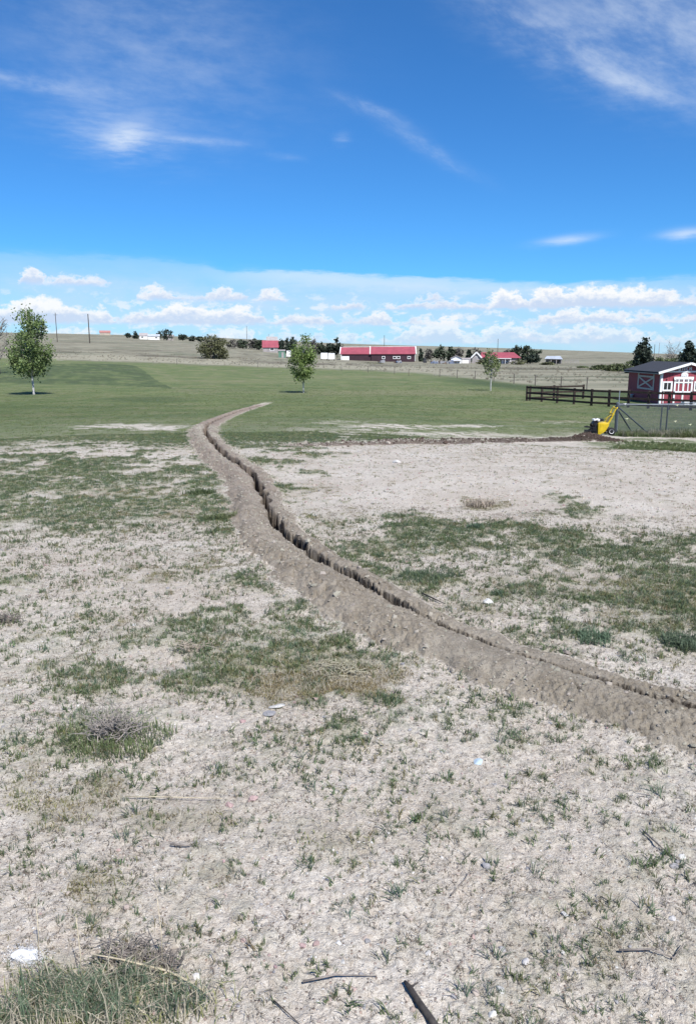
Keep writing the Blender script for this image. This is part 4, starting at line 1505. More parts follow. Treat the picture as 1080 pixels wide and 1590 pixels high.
def rail_fence(label, pts, h=1.16, extend=None):
    root = thing('rail_fence', label, 'fence')
    P = [on_ground(hit(*a)) if not isinstance(a, Vector) else on_ground(a) for a in pts]
    post = None
    for p in P:
        if post is None:
            post = MB().box(-.07, .07, -.07, .07, -.4, h).build('post', RAILM, root)
            post.location = p
        else:
            c = post.copy()
            COL.objects.link(c)
            c.location = p
    for a, b_ in zip(P[:-1], P[1:]):
        d = (b_ - a).normalized()
        off = Vector((d.y, -d.x, 0)) * 0.10
        if off.y > 0:
            off = -off
        for zz in (.22, .62, 1.04):
            MB().bar(a + off + Vector((0, 0, zz)), b_ + off + Vector((0, 0, zz)), .04, .14).build('rail', RAILM, root)
    return root, P


fr_root, FP = rail_fence('black three rail wooden fence running past the front of the shed', [(817, 622.5), (840, 624.2), (864, 626), (890, 628), (917, 630), (944, 631.5), (974, 633), (1005, 634.5), (1037, 636), (1071, 637.5), (1107, 639.5), (1146, 641.5)])
rail_fence('short black rail fence going back from the corner post of the paddock', [FP[0] + Vector((0.35, 0.5, 0)), at_range(856, FP[0].length + 2.4), at_range(901, FP[0].length + 4.6)])

# ------------------------------------------------------------------ shed
SHED_RED = mat('red_barn_paint', (0.300, 0.062, 0.080), 0.7, 0.10, 5.0, bump=0.003)
SIGN_GREY = mat('grey_letter_paint', (0.86, 0.86, 0.87), 0.6, 0.05, 6.0)
PANEL_GREY = mat('door_pane', (0.20, 0.17, 0.18), 0.25, 0.1, 4.0, spec=0.5)
def board_joints(m):
    t = NT(m.node_tree)
    b = t.n['Principled BSDF']
    co = t.node('ShaderNodeTexCoord').outputs['Object']
    sx = t.node('ShaderNodeSeparateXYZ')
    t.put(sx.inputs[0], co)
    u = t.m('FRACT', t.m('MULTIPLY', t.m('ADD', sx.outputs[0], sx.outputs[1]), 4.9))
    j = t.m('MAXIMUM', t.step(u, 0.07, 0.02), t.step(u, 0.93, 0.98))
    src = b.inputs['Base Color'].links[0].from_socket
    t.put(b.inputs['Base Color'], t.mix(t.m('MULTIPLY', j, 0.55), src, (0.03, 0.008, 0.012)))


board_joints(SHED_RED)
sp_ = hit(1022, 627)
S = mpp(sp_)
Wd, Ld, EZ, RZ = 84 * S, 6.6, 49 * S, 61.5 * S
shed = thing('shed', 'dark red barn style shed with white double doors and black roof', 'shed', Vector((sp_.x, sp_.y, gz(sp_.x, sp_.y) - 0.02)))
mb = MB()
mb.prism([(0, -.3), (Wd, -.3), (Wd, EZ), (Wd / 2, RZ), (0, EZ)], 0, Ld)
mb.build('wall', SHED_RED, shed)
ov = .32
k = (RZ - EZ) / (Wd / 2)
rf = MB()
for sg in (-1, 1):
    xe = Wd / 2 + sg * (Wd / 2 + ov)
    ze = RZ - k * (Wd / 2 + ov)
    a = [(xe, -ov, ze + .02), (xe, Ld + ov, ze + .02), (Wd / 2, Ld + ov, RZ + .02), (Wd / 2, -ov, RZ + .02)]
    bb = [(p[0], p[1], p[2] + .10) for p in a]
    rf.add(a + bb, [(0, 1, 2, 3), (7, 6, 5, 4), (0, 4, 5, 1), (1, 5, 6, 2), (2, 6, 7, 3), (3, 7, 4, 0)])
shed_roof = rf.build('roof', DARK_ROOF, shed)
for sg in (-1, 1):
    xe = Wd / 2 + sg * (Wd / 2 + ov)
    ze = RZ - k * (Wd / 2 + ov)
    MB().bar((Wd / 2, -ov - .02, RZ + .03), (xe, -ov - .02, ze + .03), .035, .17).build('barge_board', WHITE, shed)
    MB().box(xe - .02, xe + .02, -ov, Ld + ov, ze - .06, ze + .012).build('eave_fascia', GREYW, shed)
MB().box(-.035, Wd + .035, -.05, -.003, EZ - .02, EZ + .09).build('band_board', WHITE, shed)
for cx in (0, Wd - .13):
    MB().box(cx - .02, cx + .13, -.045, -.004, -.05, EZ - .025).build('corner_board', WHITE, shed)
MB().box(-.03, -.003, .0, .11, -.05, EZ - .1).build('corner_board', WHITE, shed)
MB().box(5.2 * S, 6.4 * S, -.04, -.004, 0, 19 * S).build('batten', WHITE, shed)
# double door
dx0, dx1, dzt = 20.3 * S, 49.2 * S, 42 * S
door = thing('double_door', '', '')
del door['label'], door['category']
door.parent = shed
MB().box(dx0, dx1, -.05, -.003, .05, dzt - 1.2 * S).build('leaf_panel', SHED_RED, door)
mb = MB()
mb.box(dx0 - .03, dx1 + .03, -.10, -.051, dzt - 4 * S, dzt)
for fx in (0, .5, 1):
    cxx = dx0 + (dx1 - dx0) * fx
    wv = 2.6 * S
    lo_ = cxx - wv / 2 if fx == .5 else (cxx if fx == 0 else cxx - wv)
    mb.box(lo_, lo_ + wv, -.095, -.051, .05, dzt - 4 * S - .002)
for fx in (.25, .75):
    cxx = dx0 + (dx1 - dx0) * fx
    mb.box(cxx - .8 * S, cxx + .8 * S, -.088, -.0515, 19 * S, dzt - 4.01 * S)
for z0_, z1_ in ((18 * S, 20 * S), (32.3 * S, 34.2 * S)):
    for fx in (0, 1):
        a_ = dx0 + 2.6 * S + .002 if fx == 0 else (dx0 + dx1) / 2 + 1.3 * S + .002
        b_ = (dx0 + dx1) / 2 - 1.3 * S - .002 if fx == 0 else dx1 - 2.6 * S - .002
        mb.box(a_, b_, -.092, -.0512, z0_, z1_)
mb.build('door_trim', WHITE, door)
for fx in (.165, .335, .665, .835):
    cxx = dx0 + (dx1 - dx0) * fx
    MB().box(cxx - 2.0 * S, cxx + 2.0 * S, -.07, -.0505, 34.4 * S, 37.6 * S).build('door_pane', PANEL_GREY, door)
for fx, zz in ((.03, 36), (.97, 36), (.03, 19), (.97, 19), (.03, 9), (.97, 9)):
    cxx = dx0 + (dx1 - dx0) * fx
    MB().box(cxx - .06, cxx + .06, -.115, -.1005, zz * S - .03, zz * S + .03).build('hinge', DARKM, door)
MB().tube([((dx0 + dx1) / 2, -.1, 18.3 * S), ((dx0 + dx1) / 2, -.16, 18.8 * S), ((dx0 + dx1) / 2, -.1, 19.6 * S)], .018, 6).build('handle', DARKM, door)
# windows
for wx in (3.0, 51.5):
    wo = thing('window', '', '')
    del wo['label'], wo['category']
    wo.parent = shed
    x0, x1, z0_, z1_ = wx * S, (wx + 15.2) * S, 20 * S, 35 * S
    m1 = MB()
    m1.box(x0, x1, -.075, -.004, z0_, z0_ + 2.4 * S)
    m1.box(x0, x1, -.075, -.004, z1_ - 2.2 * S, z1_)
    m1.box(x0, x0 + 2.0 * S, -.07, -.0042, z0_ + 2.402 * S, z1_ - 2.202 * S)
    m1.box(x1 - 2.6 * S, x1, -.07, -.0042, z0_ + 2.402 * S, z1_ - 2.202 * S)
    m1.box((x0 + x1) / 2 - .5 * S, (x0 + x1) / 2 + .5 * S, -.06, -.0044, z0_ + 2.402 * S, z1_ - 2.202 * S)
    m1.build('frame', WHITE, wo)
    for a_, b_ in ((x0 + 2.0 * S, (x0 + x1) / 2 - .5 * S), ((x0 + x1) / 2 + .5 * S, x1 - 2.6 * S)):
        MB().box(a_, b_, -.03, -.005, z0_ + 2.4 * S, z1_ - 2.2 * S).build('pane', GLASS, wo)
# lettering on the gable and the little plaque under it
STROKES = {'B': [(0, 0, 0, 1), (0, 1, .7, 1), (0, .5, .75, .5), (0, 0, .75, 0), (.75, .55, .75, .95), (.8, .05, .8, .45)], 'I': [(.4, 0, .4, 1)], 'T': [(0, 1, .9, 1), (.45, 0, .45, 1)],
           'C': [(0, .1, 0, .9), (.1, 1, .8, 1), (.1, 0, .8, 0)], 'H': [(0, 0, 0, 1), (.8, 0, .8, 1), (0, .5, .8, .5)], 'D': [(0, 0, 0, 1), (0, 1, .6, 1), (0, 0, .6, 0), (.75, .15, .75, .85)],
           'E': [(0, 0, 0, 1), (0, 1, .75, 1), (0, .5, .6, .5), (0, 0, .75, 0)], 'N': [(0, 0, 0, 1), (.8, 0, .8, 1), (0, 1, .8, 0)]}


def letters(txt, x, z, w, h, gap, th, m, yy, parent):
    for i, chr_ in enumerate(txt):
        mb = MB()
        for a, b_, c, d in STROKES[chr_]:
            mb.bar((x + a * w, yy, z + b_ * h), (x + c * w, yy, z + d * h), .02, th, (0, -1, 0)) if False else mb.bar((x + a * w, yy, z + b_ * h), (x + c * w, yy, z + d * h), th, .02, (0, 1, 0))
        mb.build('letter', m, parent)
        x += w * (0.55 if chr_ == 'I' else 1.0) + gap


letters('BITCH', 26.0 * S, EZ + .11 + .02, 3.2 * S, 5.4 * S, 1.3 * S, 1.05 * S, SIGN_GREY, -.06, shed)
pq = MB()
pq.prism([(30.2 * S, 42.3 * S), (40.8 * S, 42.3 * S), (40.8 * S, 46.2 * S), (38.2 * S, 48.2 * S), (32.8 * S, 48.2 * S), (30.2 * S, 46.2 * S)], -.09, -.055)
plaque = pq.build('plaque', WHITE, shed)
letters('DEN', 31.6 * S, 43.3 * S, 1.9 * S, 3.0 * S, .9 * S, .55 * S, SIGN_GREY, -.098, plaque)
MB().box(8.3 * S, 9.4 * S, -.10, -.004, 36.5 * S, 38.6 * S).build('wall_lamp', DARKM, shed)
# barn door with X brace on the side wall
sd_ = MB()
SDM = mat('weathered_white', (0.52, 0.49, 0.46), 0.7, 0.1, 4.0)
ya, yb = 1.25, 4.35
z0_, z1_ = .95, EZ - .12
for yy in (ya, yb):
    sd_.box(-.05, -.004, yy - .09, yy + .09, z0_, z1_)
sd_.box(-.048, -.0042, ya + .092, yb - .092, z0_, z0_ + .12)
sd_.box(-.048, -.0042, ya + .092, yb - .092, z0_ + .92, z0_ + 1.04)
sd_.build('side_door_frame', SDM, shed)
xb_ = MB()
xb_.bar((-.03, ya + .1, z0_ + .13), (-.03, yb - .1, z0_ + .91), .036, .12, (0, 0, 1))
xb_.bar((-.036, yb - .1, z0_ + .13), (-.036, ya + .1, z0_ + .91), .036, .12, (0, 0, 1))
xb_.build('cross_brace', SDM, shed)

# things by the shed
bk = on_ground(hit(978, 621))
bo = thing('bucket', 'white plastic bucket standing by the side wall of the shed', 'bucket', bk)
MB().lathe([(.16, 0), (.20, .42), (.215, .43), (.215, .47), (.19, .47), (.17, .30)], 16).build('body', WHITE, bo, True)
MB().tube([(-.2, 0, .42), (-.15, .02, .62), (0, .03, .68), (.15, .02, .62), (.2, 0, .42)], .012, 6).build('handle', GREYW, bo)
tb = on_ground(hit(1074, 629))
to = thing('water_trough', 'low white water trough in front of the shed doors at the edge', 'trough', tb)
mb = MB()
mb.box(-.7, .7, -.25, .25, .0, .05)
mb.box(-.7, .7, -.25, -.2, .051, .32)
mb.box(-.7, .7, .2, .25, .051, .32)
mb.box(-.7, -.65, -.199, .199, .051, .32)
mb.box(.65, .7, -.199, .199, .051, .32)
mb.build('basin', WHITE, to)
MB().box(-.645, .645, -.195, .195, .06, .24).build('water', GLASS, to)

# ------------------------------------------------------------------ chain link fence
STEEL = mat('dark_galvanised_pipe', (0.060, 0.072, 0.085), 0.45, 0.15, 6.0, metal=0.3, spec=0.5)
STEEL_L = mat('bright_galvanised_pipe', (0.30, 0.33, 0.37), 0.45, 0.15, 6.0, metal=0.4, spec=0.5)
RAILP = mat('galvanised_rail', (0.14, 0.155, 0.175), 0.5, 0.15, 6.0, metal=0.3, spec=0.5)
CHAIN = mat('chain_link_wire', (0.10, 0.115, 0.13), 0.6, 0.1, 6.0, metal=0.2)


def chain_mesh(mb, a, b_, h, step=.066, w=.0030):
    """diagonal wires between two ground points; diamonds"""
    d = (b_ - a)
    L = math.hypot(d.x, d.y)
    dz = d.z
    u = Vector((d.x / L, d.y / L, 0))

    def pt(s, z):
        return a + u * s + Vector((0, 0, dz * s / L + z))
    n = int((L + h) / step)
    for i in range(n):
        s0 = -h + i * step
        for fl in (0, 1):
            sa, za, sb, zb = s0, 0.0, s0 + h, h
            if sa < 0:
                za, sa = za - sa, 0.0
            if sb > L:
                zb, sb = zb - (sb - L), L
            if sb <= sa:
                continue
            if fl:
                sa, sb = L - sa, L - sb
            mb.bar(pt(sa, za + .03), pt(sb, zb + .03), w, w)


def chain_fence(label, pts, h, corner_top, first=True):
    root = thing('chain_link_fence', label, 'fence')
    for i, p in enumerate(pts):
        top = corner_top if (i == 0 and first) else h
        if i == 0 and not first:
            continue
        rad = .050 if i == 0 else .028
        MB().tube([p + Vector((0, 0, -.3)), p + Vector((0, 0, top)), p + Vector((0, 0, top + .04))], [rad, rad, rad * .4], 10).build('post', STEEL, root)
    for a, b_ in zip(pts[:-1], pts[1:]):
        MB().tube([a + Vector((0, 0, h)), b_ + Vector((0, 0, h))], .024, 8).build('top_rail', RAILP, root)
        m = MB()
        chain_mesh(m, a, b_, h - .02)
        m.build('wire_mesh', CHAIN, root)
    d = (pts[1] - pts[0]).normalized()
    MB().tube([pts[0] + Vector((0, 0, h - .12)) + d * .06, pts[0] + d * 1.45 + Vector((0, 0, .02))], .026, 8).build('brace', STEEL, root)
    return root


c0 = on_ground(hit(954, 677))
c0.z = float(Hbase(c0.x, c0.y))
HF = 49 * mpp(c0)
def gp(x, y):
    return Vector((x, y, float(Hbase(x, y))))
cA = gp(c0.x + 2.02, c0.y + .25)
cB = gp(c0.x + 4.6, c0.y + .5)
cC = gp(c0.x + 7.5, c0.y + .7)
chain_fence('chain link fence with a thick corner post beside the yellow machine', [c0, cA, cB, cC], HF, HF + .04)
cD = gp(c0.x + 2.75, c0.y + 2.6)
cE = gp(c0.x + 5.4, c0.y + 5.0)
chain_fence('second chain link fence run going back from the thick corner post', [c0 + Vector((.0, .09, 0)), cD, cE], HF * .96, HF, False)
po = thing('marker_pole', 'slim grey pole tied to the corner post of the chain link fence', 'pole', c0 + Vector((.1, .12, 0)))
MB().tube([(0, 0, 0), (.0, 0, HF + .48)], .014, 8).build('shaft', STEEL_L, po)
MB().box(-.016, .016, -.016, .016, HF + .481, HF + .50).build('cap', STEEL_L, po)
YEL_TAG = mat('pale_yellow_ribbon', (0.72, 0.70, 0.45), 0.6, 0.1, 4)
for i, (px, py, lab, m_) in enumerate([(972, 650, 'pale ribbon tied on the chain link left of the thin posts', YEL_TAG), (1050, 629, 'pale yellow ribbon on the top rail over the thin post', YEL_TAG), (1047, 654, 'pale ribbon tied halfway up the thin fence post', YEL_TAG),
                                       (1070, 659, 'pale scrap of ribbon low on the chain link at the edge', YEL_TAG), (969, 627, 'white fastener on the top rail next to the corner post', WHITE)]):
    t_ = (px - 954) / (1080 - 954)
    dep = c0.y + .22 * t_ - .05
    x = (px - CX) / F * (dep * math.cos(PITCH) + 2.6 * math.sin(PITCH))
    d = px_dir(px, py)
    zt = EYE + d.z / d.y * dep
    rb = thing('fence_ribbon', lab, 'ribbon', (d.x / d.y * dep, dep, zt))
    rg = np.random.default_rng(300 + i)
    mb = MB()
    mb.bar((-.07, 0, .01), (.01, -.015, -.01), .05, .02)
    mb.bar((0, -.015, -.008), (.075, .0, .02), .04, .022)
    mb.bar((0.0, -.02, 0), (.03, -.03, -.06), .03, .015)
    mb.build('strip', m_, rb)
    rb.scale = (.7, .7, .7)

# ------------------------------------------------------------------ trencher
YEL = mat('yellow_machine_paint', (0.62, 0.43, 0.015), 0.4, 0.12, 6.0, spec=0.45)
BLK = mat('black_engine_paint', (0.016, 0.016, 0.018), 0.45, 0.3, 8.0, spec=0.4)
RUB = mat('tyre_rubber', (0.030, 0.028, 0.027), 0.85, 0.2, 10.0, bump=0.004)
tp = on_ground(hit(930, 683))
US = mpp(tp)
tn = thing('trencher', 'yellow walk behind trencher with engine and raised handle on the dug soil', 'trencher', tp + Vector((0, 0, .03)))


def T(px, py, y=0.0):
    return Vector(((px - 930) * US, y, (684 - py) * US))


hd = .24
# body: slanted yellow box
poly = [(923.5, 678.0), (927, 678.6), (935, 673.5), (939.5, 665), (940, 660.5), (926, 660), (923, 661.5)]
bx = MB().prism([((a - 930) * US, (684 - c) * US) for a, c in poly], -hd, hd)
body = bx.build('body', YEL, tn)
bv = body.modifiers.new('edge', 'BEVEL')
bv.width = .015
bv.segments = 2
MB().prism([((a - 930) * US, (684 - c) * US) for a, c in [(925.5, 676), (933, 671), (936, 663), (926, 663)]], -hd - .012, -hd - .001).build('side_panel', YEL, body)
# handle: two rails, cross bar and grips
for sy in (-1, 1):
    MB().tube([T(934, 664, sy * .17), T(940, 659.5, sy * .17), T(949.5, 639.5, sy * .17), T(952, 637, sy * .17)], .021, 8).build('handle_rail', YEL, tn, True)
    MB().tube([T(952, 637, sy * .17), T(953.5, 636.5, sy * .17)], .024, 8).build('grip', BLK, tn)
MB().bar(T(946, 647, -.19), T(946, 647, .19), .05, .05).build('handle_cross_bar', YEL, tn)
MB().bar(T(950.5, 638.5, -.2), T(950.5, 638.5, .2), .04, .04).build('handle_cross_bar', YEL, tn)
MB().prism([((a - 930) * US, (684 - c) * US) for a, c in [(939, 660.5), (941.6, 661.5), (947.5, 648.5), (945, 647.5)]], -.14, .14).build('control_panel', YEL, tn)
MB().tube([T(933, 655.5, -.1), T(938, 652.5, -.12), T(943.5, 648.5, -.12)], .010, 6).build('control_cable', YEL, tn, True)
MB().tube([T(944, 650, -.2), T(940.5, 650.8, -.24)], .012, 6).build('lever', BLK, tn)
# engine
eng = MB()
eng.lathe([(.075, -.16), (.09, -.12), (.09, .10), (.07, .14)], 14, 'y', tuple(T(920.5, 662.5, 0)))
eng.box(*(T(919.5, 0).x, T(925, 0).x), -.15, .15, T(0, 670).z, T(0, 660.3).z)
for kk in range(5):
    eng.box(T(919.8, 0).x, T(924, 0).x, -.156, .156, T(0, 660).z + kk * .016, T(0, 660).z + kk * .016 + .008)
eng.build('engine', BLK, tn)
ft = MB().prism([((a - 930) * US, (684 - c) * US) for a, c in [(917.5, 657.2), (918.3, 655.2), (926.3, 654.6), (927.2, 657.2), (926, 658.4), (918.5, 658.4)]], -.13, .13)
fto = ft.build('fuel_tank', WHITE, tn)
fbv = fto.modifiers.new('edge', 'BEVEL')
fbv.width = .02
fbv.segments = 2
MB().lathe([(.03, 0), (.03, .03)], 10, 'z', tuple(T(922, 654.8))).build('fuel_cap', BLK, fto)
MB().box(T(928, 0).x, T(932.6, 0).x, -.12, .10, T(0, 658.6).z, T(0, 655).z).build('air_cleaner', BLK, tn)
MB().lathe([(.075, -.19), (.085, -.176)], 14, 'y', tuple(T(919.5, 665, 0))).build('recoil_starter', BLK, tn)
# wheels
for sy in (-1, 1):
    wc = T(943, 673.2, sy * .27)
    wheel = thing('wheel', '', '')
    del wheel['label'], wheel['category']
    wheel.parent = tn
    MB().lathe([(.075, -.05), (.115, -.055), (.135, -.03), (.135, .03), (.115, .055), (.075, .05)], 22, 'y', tuple(wc)).build('tyre', RUB, wheel, True)
    MB().lathe([(.06, -.045), (.078, -.058), (.078, .058), (.06, .045)], 18, 'y', tuple(wc)).build('rim', WHITE, wheel)
    MB().lathe([(.030, -.066), (.036, -.062), (.036, .062), (.030, .066)], 12, 'y', tuple(wc)).build('hub', BLK, wheel)
MB().bar(T(943, 673.2, -.27), T(943, 673.2, .27), .04, .04).build('axle', BLK, tn)
# digging end: boom arms, chain guard and auger
for sy in (-.16, .0):
    MB().bar(T(922, 669, sy), T(905, 665.8 if sy < -.1 else 667.2, sy), .03, .045).build('boom_guard_arm', BLK, tn)
MB().bar(T(923, 671.5, .06), T(908, 680, .06), .06, .13).build('digging_boom', BLK, tn)
ch = MB()
for q in range(9):
    f = q / 8
    c = T(922, 669, .06).lerp(T(907, 677.5, .06), f)
    ch.box(c.x - .02, c.x + .02, .02, .10, c.z + .02, c.z + .06)
ch.build('digging_chain', RUB, tn)
MB().bar(T(918, 672.5, -.2), T(902.5, 671.8, -.2), .05, .05).build('crumber_bar', BLK, tn)
au = MB()
for q in range(14):
    a = q * .9
    c = T(917, 672, -.22 + q * .012)
    au.bar(c, c + Vector((math.cos(a) * .11, -.005, math.sin(a) * .11)), .02, .05)
au.build('auger', BLK, tn)
MB().bar(T(921, 675, -.2), T(921, 675, .2), .07, .07).build('digging_head', BLK, tn)

# ------------------------------------------------------------------ grass, clods and pebbles (scattered ground cover)
def blade_mesh(name, nb, h, spread, width, m, lean=0.5, seed=1, curl=0.4, jitter=0.35):
    rg = np.random.default_rng(seed)
    V, Fc = [], []
    for i in range(nb):
        a = rg.uniform(0, 2 * math.pi)
        b0 = rg.uniform(0, 2 * math.pi)
        ro = spread * math.sqrt(rg.random()) * (1 + (.28 * math.sin(2 * b0 + seed) + .2 * math.sin(5 * b0 + 2.3 * seed) if nb > 100 else 0))
        p = np.array([math.cos(b0) * ro, math.sin(b0) * ro, -0.004])
        d = np.array([math.cos(a), math.sin(a), 0])
        s = np.array([-d[1], d[0], 0])
        hh = h * (1 + rg.uniform(-jitter, jitter))
        ln = lean * rg.uniform(.2, 1.1)
        w = width * rg.uniform(.7, 1.3)
        m1 = p + d * ln * hh * .35 + np.array([0, 0, hh * .55])
        tip = p + d * ln * hh * (.8 + curl * .6) + np.array([0, 0, hh * (1 - .28 * ln * (1 + curl))])
        o = len(V)
        V += [p - s * w / 2, p + s * w / 2, m1 + s * w * .42, m1 - s * w * .42, tip]
        Fc += [(o, o + 1, o + 2), (o, o + 2, o + 3), (o + 3, o + 2, o + 4)]
    me = bpy.data.meshes.new(name)
    me.from_pydata([tuple(v) for v in V], [], Fc)
    me.update()
    me.materials.append(m)
    return me


def rock_mesh(name, seed, m, sub=2, flat=.65, rough=.22):
    import bmesh
    rg = np.random.default_rng(seed)
    bm = bmesh.new()
    bmesh.ops.create_icosphere(bm, subdivisions=sub, radius=1.0)
    off = rg.uniform(-9, 9, 3)
    cut = rg.normal(size=(7, 3))
    cut /= np.linalg.norm(cut, axis=1)[:, None]
    for v in bm.verts:
        c = np.array(v.co)
        for n_ in cut:
            d = c @ n_
            if d > .72:
                c = c - n_ * (d - .72) * .85
        k_ = 1 + rough * (math.sin(c[0] * 3.1 + off[0]) * math.sin(c[1] * 2.7 + off[1]) + .6 * math.sin(c[2] * 5 + off[2]) * math.sin(c[0] * 4.4 - off[1]))
        c = c * k_
        v.co = (c[0] * 1.15, c[1], c[2] * flat)
    me = bpy.data.meshes.new(name)
    bm.to_mesh(me)
    bm.free()
    me.materials.append(m)
    return me


GRASS_G = mat('short_grass', (0.148, 0.190, 0.086), 0.6, 0.25, 30.0, per_object=0.5, trans=0.35)
GRASS_B = mat('bluish_grass', (0.128, 0.175, 0.106), 0.6, 0.25, 30.0, per_object=0.4, trans=0.35)
GRASS_O = mat('olive_grass', (0.205, 0.185, 0.085), 0.75, 0.25, 30.0, per_object=0.6, trans=0.2)
GRASS_S = mat('straw', (0.42, 0.37, 0.28), 0.8, 0.2, 30.0, per_object=0.4, trans=0.15)
CLOD = mat('soil_clod', (0.300, 0.270, 0.220), 0.95, 0.2, 20.0, per_object=0.45, bump=0.003)
WETCLOD = mat('moist_soil_clod', (0.075, 0.052, 0.040), 0.95, 0.2, 20.0, per_object=0.5, bump=0.003)
PEB = []
for nm_, c_ in (('white_pebble', (0.50, 0.48, 0.45)), ('tan_pebble', (0.42, 0.36, 0.30)), ('pink_pebble', (0.36, 0.255, 0.235)), ('grey_pebble', (0.26, 0.25, 0.25)), ('earth_pebble', (0.36, 0.30, 0.25))):
    PEB.append(mat(nm_, c_, 0.75, 0.15, 6.0, per_object=0.3))


def scatter(name, meshes, pts, scl, idx, label, tilt=0.25, seed=1, upright=True):
    """one object of ground cover: points carrying instances of small meshes"""
    pc = bpy.data.collections.new(name + '_pieces')
    for i, me in enumerate(meshes):
        o = bpy.data.objects.new('piece_%02d_%s' % (i, me.name), me)
        pc.objects.link(o)
    rg = np.random.default_rng(seed)
    n = len(pts)
    me = bpy.data.meshes.new(name)
    me.vertices.add(n)
    me.vertices.foreach_set('co', np.asarray(pts, np.float32).ravel())
    rot = np.zeros((n, 3), np.float32)
    rot[:, 2] = rg.uniform(0, 2 * math.pi, n)
    if upright:
        rot[:, 0] = rg.normal(0, tilt, n)
        rot[:, 1] = rg.normal(0, tilt, n)
    else:
        rot[:, 0] = rg.uniform(-tilt, tilt, n)
        rot[:, 1] = rg.uniform(-tilt, tilt, n)
    a = me.attributes.new('rot', 'FLOAT_VECTOR', 'POINT')
    a.data.foreach_set('vector', rot.ravel())
    a = me.attributes.new('scl', 'FLOAT', 'POINT')
    a.data.foreach_set('value', np.asarray(scl, np.float32))
    a = me.attributes.new('pick', 'INT', 'POINT')
    a.data.foreach_set('value', np.asarray(idx, np.int32))
    o = bpy.data.objects.new(name, me)
    COL.objects.link(o)
    o['kind'] = 'stuff'
    o['label'] = label
    ng = bpy.data.node_groups.new(name + '_nodes', 'GeometryNodeTree')
    ng.interface.new_socket('Geometry', in_out='INPUT', socket_type='NodeSocketGeometry')
    ng.interface.new_socket('Geometry', in_out='OUTPUT', socket_type='NodeSocketGeometry')
    gi = ng.nodes.new('NodeGroupInput')
    go = ng.nodes.new('NodeGroupOutput')
    ip = ng.nodes.new('GeometryNodeInstanceOnPoints')
    ci = ng.nodes.new('GeometryNodeCollectionInfo')
    ci.inputs['Collection'].default_value = pc
    ci.inputs['Separate Children'].default_value = True
    ci.inputs['Reset Children'].default_value = True
    ip.inputs['Pick Instance'].default_value = True

    def na(nm, typ):
        q = ng.nodes.new('GeometryNodeInputNamedAttribute')
        q.data_type = typ
        q.inputs['Name'].default_value = nm
        return q.outputs['Attribute']
    L = ng.links.new
    L(gi.outputs[0], ip.inputs['Points'])
    L(ci.outputs[0], ip.inputs['Instance'])
    L(na('pick', 'INT'), ip.inputs['Instance Index'])
    er = ng.nodes.new('FunctionNodeEulerToRotation')
    L(na('rot', 'FLOAT_VECTOR'), er.inputs[0])
    L(er.outputs[0], ip.inputs['Rotation'])
    L(na('scl', 'FLOAT'), ip.inputs['Scale'])
    L(ip.outputs[0], go.inputs[0])
    md = o.modifiers.new('scatter', 'NODES')
    md.node_group = ng
    return o


def fan_points(n, r0, r1, half=0.50, power=2.0):
    """random ground points in the fan the picture covers, even per area"""
    r = np.sqrt(rng.uniform(r0 * r0, r1 * r1, n)) if power == 2 else np.exp(rng.uniform(math.log(r0), math.log(r1), n))
    a = rng.uniform(-half, half, n)
    return r * np.sin(a), r * np.cos(a), r


